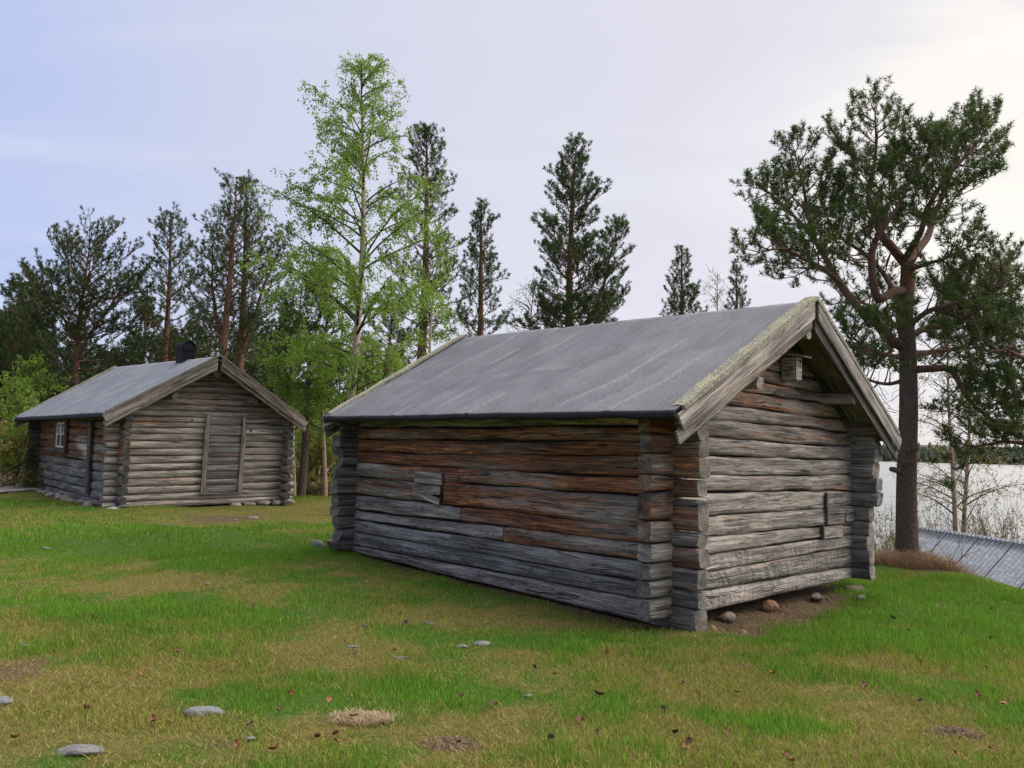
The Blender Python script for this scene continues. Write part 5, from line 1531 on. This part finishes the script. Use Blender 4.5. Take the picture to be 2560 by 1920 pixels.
# ------------------------------------------------------------------ metal roofed shed by the shore
def shed():
    A = at_d(2297, 1319, 17.6); B = at_d(2640, 1363, 14.4)
    A[2] = 0.02; B[2] = 0.0
    ey = unit(B - A); L = np.linalg.norm(B - A)
    L += .3
    root = empty('metal_roofed_shed', (A[0], A[1], float(gz(A[0] + .8, A[1] - 1)) - .1)); tag(root, 'low shed with grey corrugated metal roof on the shore bank', 'shed')
    o0 = np.array(root.location)
    lat = unit(np.cross(ZU, ey)); lat = lat * (-1 if lat[0] > 0 else 1)     # towards the left
    m, t = mat('corrugated_metal')
    g = t.attr('lp').outputs['Vector']
    n1 = t.noise(t.vmath('MULTIPLY', g, (30, 3, 1)), 1, 4, 0.6); n2 = t.noise(t.vmath('MULTIPLY', g, (14, 5, 1)), 1, 3, 0.6)
    col = t.ramp(n1, [(0.3, (.19, .205, .225)), (0.55, (.30, .32, .345)), (0.75, (.42, .44, .465))])
    sx = t.add('ShaderNodeSeparateXYZ', {0: g})
    lowr = t.sstep(t.math('ADD', sx.outputs[0], t.math('MULTIPLY', sx.outputs[1], 1.0)), 3.2, 5.0)
    spots = t.math('MULTIPLY', t.sstep(n2, .55, .60), lowr)
    vd = t.add('ShaderNodeTexVoronoi', {'Vector': t.vmath('MULTIPLY', g, (12.82, 15, 1)), 'Scale': 1.0}, feature='F1').outputs['Distance']
    col = t.mix(t.math('MULTIPLY', t.sstep(vd, .25, .5), .5), t.mix(.35, col, (.62, .64, .67)), (.17, .185, .21))  # bright and dark dabs painted in as wet gloss on the corrugation
    col = t.mix(spots, col, (.02, .02, .022))
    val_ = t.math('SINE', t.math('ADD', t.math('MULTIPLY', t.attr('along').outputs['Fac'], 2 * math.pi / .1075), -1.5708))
    col = t.mix(t.math('MULTIPLY', t.sstep(val_, .1, .9), .32), col, (.10, .105, .115))  # corrugation valleys darkened in colour, painted shading that brings out the ridges
    fin(t, col, 0.5, None, 0.4); t.bsdf.inputs['Metallic'].default_value = .2
    pitch = .72; W = 2.3; sheetw = .86; ns = int(L / (sheetw * .94)) + 1
    for side, ldir, nm in ((0, lat, 1), (1, -lat, 2)):
        for k in range(ns):
            y0 = k * sheetw * .94
            nx = 67; xs = np.linspace(0, sheetw, nx); vs_ = np.linspace(0, W, 9)
            X, Vv = np.meshgrid(xs, vs_)
            hgt = .020 * np.cos(X / .1075 * 2 * math.pi) + .007 * (1 - X / sheetw)
            up_ = unit(np.cross(ey, ldir * math.cos(pitch) - ZU * math.sin(pitch))); up_ = up_ * np.sign(up_[2])
            P = (A - o0) + ey * (y0 + X)[..., None] + (ldir * math.cos(pitch) - ZU * math.sin(pitch)) * Vv[..., None] + up_ * (hgt + .012)[..., None]
            top = P.reshape(-1, 3); bot = top - up_ * .003; nv_ = 9
            i = (np.arange(nv_ - 1)[:, None] * nx + np.arange(nx - 1)[None, :]).ravel(); q = np.stack([i, i + 1, i + nx + 1, i + nx], -1); off = len(top)
            e = np.concatenate([np.arange(nx), np.arange(1, nv_) * nx + nx - 1, (nv_ - 1) * nx + np.arange(nx - 2, -1, -1), np.arange(nv_ - 2, 0, -1) * nx]); en = np.roll(e, -1)
            lp = np.stack([(y0 + X).ravel(), Vv.ravel(), np.zeros(X.size) + side * 9], -1)
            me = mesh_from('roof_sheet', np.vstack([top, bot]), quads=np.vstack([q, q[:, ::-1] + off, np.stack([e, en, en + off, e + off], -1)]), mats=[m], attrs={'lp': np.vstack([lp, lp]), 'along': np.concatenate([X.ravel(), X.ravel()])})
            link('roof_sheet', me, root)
    # ridge flashing
    b = MB()
    s = np.linspace(-.02, L + .02, 40); V = []
    for ss in s:
        for (l, z) in ((-.05, -.015), (0, .028), (.05, -.015), (.045, -.03), (0, .015), (-.045, -.03)): V.append((A - o0) + ey * ss + lat * l + ZU * (z + .005))
    Q = [[k * 6 + j, k * 6 + (j + 1) % 6, (k + 1) * 6 + (j + 1) % 6, (k + 1) * 6 + j] for k in range(39) for j in range(6)]
    b.add(np.array(V), Q); b.A['lp'] = [np.array(V) * [3, 3, 0]]; b.build('ridge_cap', m, root, False)
    # plank walls under the roof
    hw_ = W * math.cos(pitch) - .2; zt = -W * math.sin(pitch) - o0[2] + .1
    for sd in (1, -1):
        n_ = 24
        for k in range(n_):
            y = .1 + k * (L - .25) / n_
            p = ey * y + lat * sd * hw_; timber('wall_board', root, (p + (A - o0) * [1, 1, 0], ey, lat * sd, EZ), (L - .25) / n_ - .006, (-.6, -.6), (zt, zt), .02, 0, (.1, .2, .9, 0), n=14, wob=.001, seg=2, sides=8, rough_end=0)
    zr = 0.0 - o0[2] - .04
    for yy in (.1, L - .15):
        p0 = (A - o0) * [1, 1, 0] + ey * yy
        prism('gable_wall', root, [p0 + lat * hw_ + ZU * -.6, p0 - lat * hw_ + ZU * -.6, p0 - lat * hw_ + ZU * zt, p0 + ZU * zr, p0 + lat * hw_ + ZU * zt], M_DARKBOARD, ey * .03)


M_DARKBOARD = plain('dark_boards', (.09, .08, .07), 0.9, 12, 0.3, 0.4)
shed()

# ------------------------------------------------------------------ boardwalk and leaning pole at far left
bw = at_d(30, 1222, 21.0); o = empty('boardwalk', (bw[0], bw[1], bw[2]), math.radians(-8)); tag(o, 'grey plank boardwalk leading to the far side of the cabin', 'boardwalk')
for k in range(16):
    timber('plank', o, ((-2.4 + k * .19, -1.0, 0), EY, EX, EZ), 2.0, (-.03, -.03), (0, 0), .085, .085, (.02, .6, 1.5, 0), n=12, wob=.002, seg=5, sides=8, rough_end=.005)
for yy in (-.7, .7):
    timber('joist', o, ((-2.45, yy, -.032), EX, EY, EZ), 3.2, (-.12, -.12), (0, 0), .04, .04, (.1, .3, .6, 0), n=12, wob=.002, seg=5, sides=8)
a = at_d(34, 1206, 22.5); a[2] = float(gz(a[0], a[1])); c = at_d(62, 1105, 22.5); o = empty('leaning_pole', a); tag(o, 'grey dead pole with branch stubs leaning behind the cabin corner', 'pole')
b = MB(); P = np.linspace(np.zeros(3), (c - a) * 1.15, 8); b.tube(P, np.linspace(.05, .03, 8), 7, warm=.3)
for k in range(2, 7): b.tube(np.array([P[k], P[k] + np.array([.22, .05, .04 * (-1) ** k])]), [.014, .006], 4, warm=.3)
b.build('stem', M_TWIG, o)

# ------------------------------------------------------------------ grass, straw, litter
def blades(name, label, X, Y, Z, hgt, wd, col, r, two=True, lean=.5, matl=None, cat='grass', minlean=0.0):
    n = len(X); a = r.uniform(0, 6.28, n); la = r.uniform(0, 6.28, n); ln = minlean + np.abs(r.normal(0, 1, n)) * lean
    P = np.stack([X, Y, Z], -1); wv = np.stack([np.cos(a), np.sin(a), np.zeros(n)], -1) * (wd / 2)[:, None]
    tip = np.stack([np.cos(la) * ln, np.sin(la) * ln, np.ones(n)], -1); tip = unit(tip)
    mid = unit(tip + ZU * .6)
    if two:
        V = np.stack([P - wv, P + wv, P + mid * (hgt * .55)[:, None] + wv * .75, P + mid * (hgt * .55)[:, None] - wv * .75, P + mid * (hgt * .55)[:, None] + tip * (hgt * .5)[:, None]], 1).reshape(-1, 3)
        k = np.arange(n)[:, None] * 5; Q = k + np.array([[0, 1, 2, 3]]); T = k + np.array([[3, 2, 4]]); m_ = 5
    else:
        V = np.stack([P - wv, P + wv, P + unit(tip + mid) * hgt[:, None]], 1).reshape(-1, 3); Q = None; T = np.arange(n * 3).reshape(-1, 3); m_ = 3
    C = np.concatenate([col, np.ones((n, 1))], 1); C = np.repeat(C, m_, 0)
    o = link(name, mesh_from(name, V, quads=Q, tris=T, mats=[matl], smooth=False, attrs={'bladecol': C}))
    return tag(o, label, cat, kind='stuff')


def blade_material(name):
    m, t = mat(name); c = t.attr('bladecol').outputs['Color']
    fin(t, c, 0.6, None, 0.2); tr = t.add('ShaderNodeBsdfTranslucent', {'Color': c})
    t.set(t.out.inputs['Surface'], t.add('ShaderNodeMixShader', {0: .3, 1: t.bsdf.outputs[0], 2: tr.outputs[0]}).outputs[0]); return m


M_GRASS = blade_material('grass_blades')


def lawn():
    r = np.random.default_rng(88)
    G0, G1 = np.array([.062, .160, .010]), np.array([.20, .39, .032])
    D0, D1 = np.array([.17, .145, .030]), np.array([.44, .375, .105])
    for (y0, y1, dens, wd, hs, two, nm) in ((3.3, 7.0, 7600, .0042, 1.0, True, 'grass'), (7.0, 11.5, 4300, .0062, 1.0, False, 'grass'), (11.5, 23.0, 1100, .013, 1.05, False, 'grass')):
        xl, xr = -.70 * y1 - .6, .70 * y1 + .6
        n = int((xr - xl) * (y1 - y0) * dens); X = r.uniform(xl, xr, n); Y = r.uniform(y0, y1, n)
        k = (np.abs(X) < .70 * Y + .5); X, Y = X[k], Y[k]
        d, b_ = cover(X, Y); q = (X - CRX) + .35 * np.maximum(0, Y - 13)
        k = (r.uniform(0, 1, len(X)) > b_ * 1.05) & (r.uniform(0, 1, len(X)) > d * .12) & (q < 3)
        X, Y, d = X[k], Y[k], d[k]; n = len(X)
        Z = gz(X, Y) - .006
        dd = r.uniform(0, 1, n) < np.clip(d * .76 + .05, 0, .68)
        u_ = r.uniform(0, 1, (n, 1)); tone = fbm(X * .9, Y * .9, 33, 3)[:, None]
        col = np.where(dd[:, None], D0 + (D1 - D0) * u_, (G0 + (G1 - G0) * u_) * (.75 + .5 * tone) * (1 + d[:, None] * np.array([.45, .0, .1])))
        col = col * r.uniform(.8, 1.2, (n, 1))
        v1, u1 = bld(X, Y)
        tall = .6 + .9 * sst(.35, .65, fbm(X * 1.3, Y * 1.3, 44, 3)) + .5 * ((v1 > .5) & (u1 < -.3) & (u1 > -2.2))
        h = r.uniform(.022, .060, n) * tall * np.where(dd, .95, 1.0) * (1 - .30 * d) * hs
        blades(nm, 'short lawn grass, patchy green and dry, covering the yard', X, Y, Z, h, np.full(n, wd) * r.uniform(.7, 1.3, n), col, r, two, np.where(dd, 1.9, .75), M_GRASS)
        print('blades', n)
    # flattened dead thatch over the dry ground
    n = 330000; Y = r.uniform(3.4, 10.5, n); X = r.uniform(-1, 1, n) * (.70 * Y + .5)
    d, b_ = cover(X, Y); v1, u1 = bld(X, Y)
    k = (r.uniform(0, 1, n) < np.clip(d * .55 + b_ * .30, 0, 1) * np.clip(6.5 / Y, 0, 1)) & ~((v1 > -.1) & (u1 > .15)); X, Y, d = X[k], Y[k], d[k]; n = len(X)
    col = (np.array([.16, .125, .032]) + np.array([.36, .30, .11]) * r.uniform(0, 1, (n, 1)) ** 1.3) * r.uniform(.7, 1.2, (n, 1))
    blades('thatch', 'flattened dead grass lying on the dry patches of the yard', X, Y, gz(X, Y) + r.uniform(0, .018, n), r.uniform(.025, .068, n), np.full(n, .0040), col * .86, r, False, 3.0, M_GRASS, 'grass', 1.5)
    print('thatch', n)
    # dry straw heaped round the foot of the big pine
    n = 4200; a = r.uniform(0, 6.28, n); rd = np.sqrt(r.uniform(0, 1, n)); X = PINE_B[0] - .05 + np.cos(a) * rd * .85; Y = PINE_B[1] - .42 + np.sin(a) * rd * .58
    Z = gz(X, Y) + 0.09 * (1 - rd ** 2) * r.uniform(0, 1, n)
    C0, C1 = np.array([.14, .075, .035]), np.array([.48, .33, .18]); col = C0 + (C1 - C0) * r.uniform(0, 1, (n, 1)) ** 1.5
    blades('dry_straw', 'heap of dead brown straw round the foot of the big pine', X, Y, Z, r.uniform(.12, .32, n), np.full(n, .006), col, r, True, 2.5, M_GRASS, 'straw', 1.8)
    # small patch of straw on the lawn
    c = at_z(782 * S, 1553 * S); n = 900; a = r.uniform(0, 6.28, n); rd = np.sqrt(r.uniform(0, 1, n)); X = c[0] + np.cos(a) * rd * .19; Y = c[1] + np.sin(a) * rd * .09
    col = np.array([.34, .25, .15]) + np.array([.25, .2, .14]) * r.uniform(0, 1, (n, 1))
    blades('straw_patch', 'small pale patch of cut straw lying on the lawn', X, Y, gz(X, Y) + r.uniform(0, .03, n), r.uniform(.03, .08, n), np.full(n, .004), col, r, True, 4.0, M_GRASS, 'straw', 5.0)


lawn()


def soil_heap(px, py, rx, ry, h, seed, label):
    c = at_z(px * S, py * S); n = 420; r = np.random.default_rng(seed); a = r.uniform(0, 6.28, n); rd = np.sqrt(r.uniform(0, 1, n))
    P = np.stack([np.cos(a) * rd * rx, np.sin(a) * rd * ry, h * .6 * (1 - rd ** 2) * r.uniform(.1, 1, n)], -1)
    P = np.vstack([P]); o = lumps('soil_heap', None, P, r.uniform(.005, .020, n), M_SOIL, None, .9, seed); o.location = (c[0], c[1], float(gz(c[0], c[1])) - .005)
    tag(o, label, 'soil heap')


soil_heap(2070, 1580, .20, .12, .07, 5, 'dug up heap of dark soil low at the right of the lawn')
soil_heap(972, 1603, .18, .10, .05, 6, 'crumbled brown soil heap low at the centre of the lawn')

def rubble():
    r = np.random.default_rng(123); P, R = [], []
    for k in range(1300):
        if k < 520: v, u = r.uniform(.1, 3.3), -abs(r.normal(0, .28)) + .1
        else: v, u = -abs(r.normal(0, .16)) - .0, r.uniform(.1, 5.2)
        p = local(K1, v, u, 0); p[2] = float(gz(p[0], p[1])) + .002; P.append(p); R.append(r.uniform(.004, .026) * (1 if k < 520 else .5))
    o = lumps('rubble', None, P, R, M_SOIL, 'stuff', .7, 4); tag(o, 'crumbs of brown soil and gravel along the foot of the barn', 'rubble')


rubble()

# fallen leaves
r = np.random.default_rng(99)
LMs = []
for k in range(4):
    n_ = 7; a = np.linspace(-1, 1, n_); wv = (1 - a * a) ** .6 * .019; V = []
    for i in range(n_):
        z = .012 * abs(a[i]) ** 2
        V += [(a[i] * .026, -wv[i], z + r.uniform(.003, .016)), (a[i] * .026, 0, z), (a[i] * .026, wv[i], z + r.uniform(.003, .016))]
    Q = [[i * 3 + j, i * 3 + j + 1, i * 3 + j + 4, i * 3 + j + 3] for i in range(n_ - 1) for j in range(2)]
    LMs.append(mesh_from('fallen_leaf', V, quads=Q, mats=[plain('dead_leaf_%d' % k, ((.20, .080, .035), (.13, .055, .030), (.28, .14, .060), (.09, .048, .030))[k], .7, 40, .4)]))
for k in range(64):
    px, py = r.uniform(20, 2190), 1290 + 365 * r.uniform(0, 1) ** .8; p = at_z(px * S, py * S)
    v1, u1 = bld(p[0], p[1])
    if v1 > -.3 and u1 > -.9: continue
    o = link('fallen_leaf', LMs[k % 4]); o.location = (p[0], p[1], float(gz(p[0], p[1])) + r.uniform(.022, .04)); o.rotation_euler = (r.uniform(-.7, .7), r.uniform(-.7, .7), r.uniform(0, 6)); s_ = r.uniform(.7, 1.25); o.scale = (s_, s_, s_)
    tag(o, 'reddish brown fallen leaf lying on the lawn', 'leaf', 'fallen leaves on the lawn')
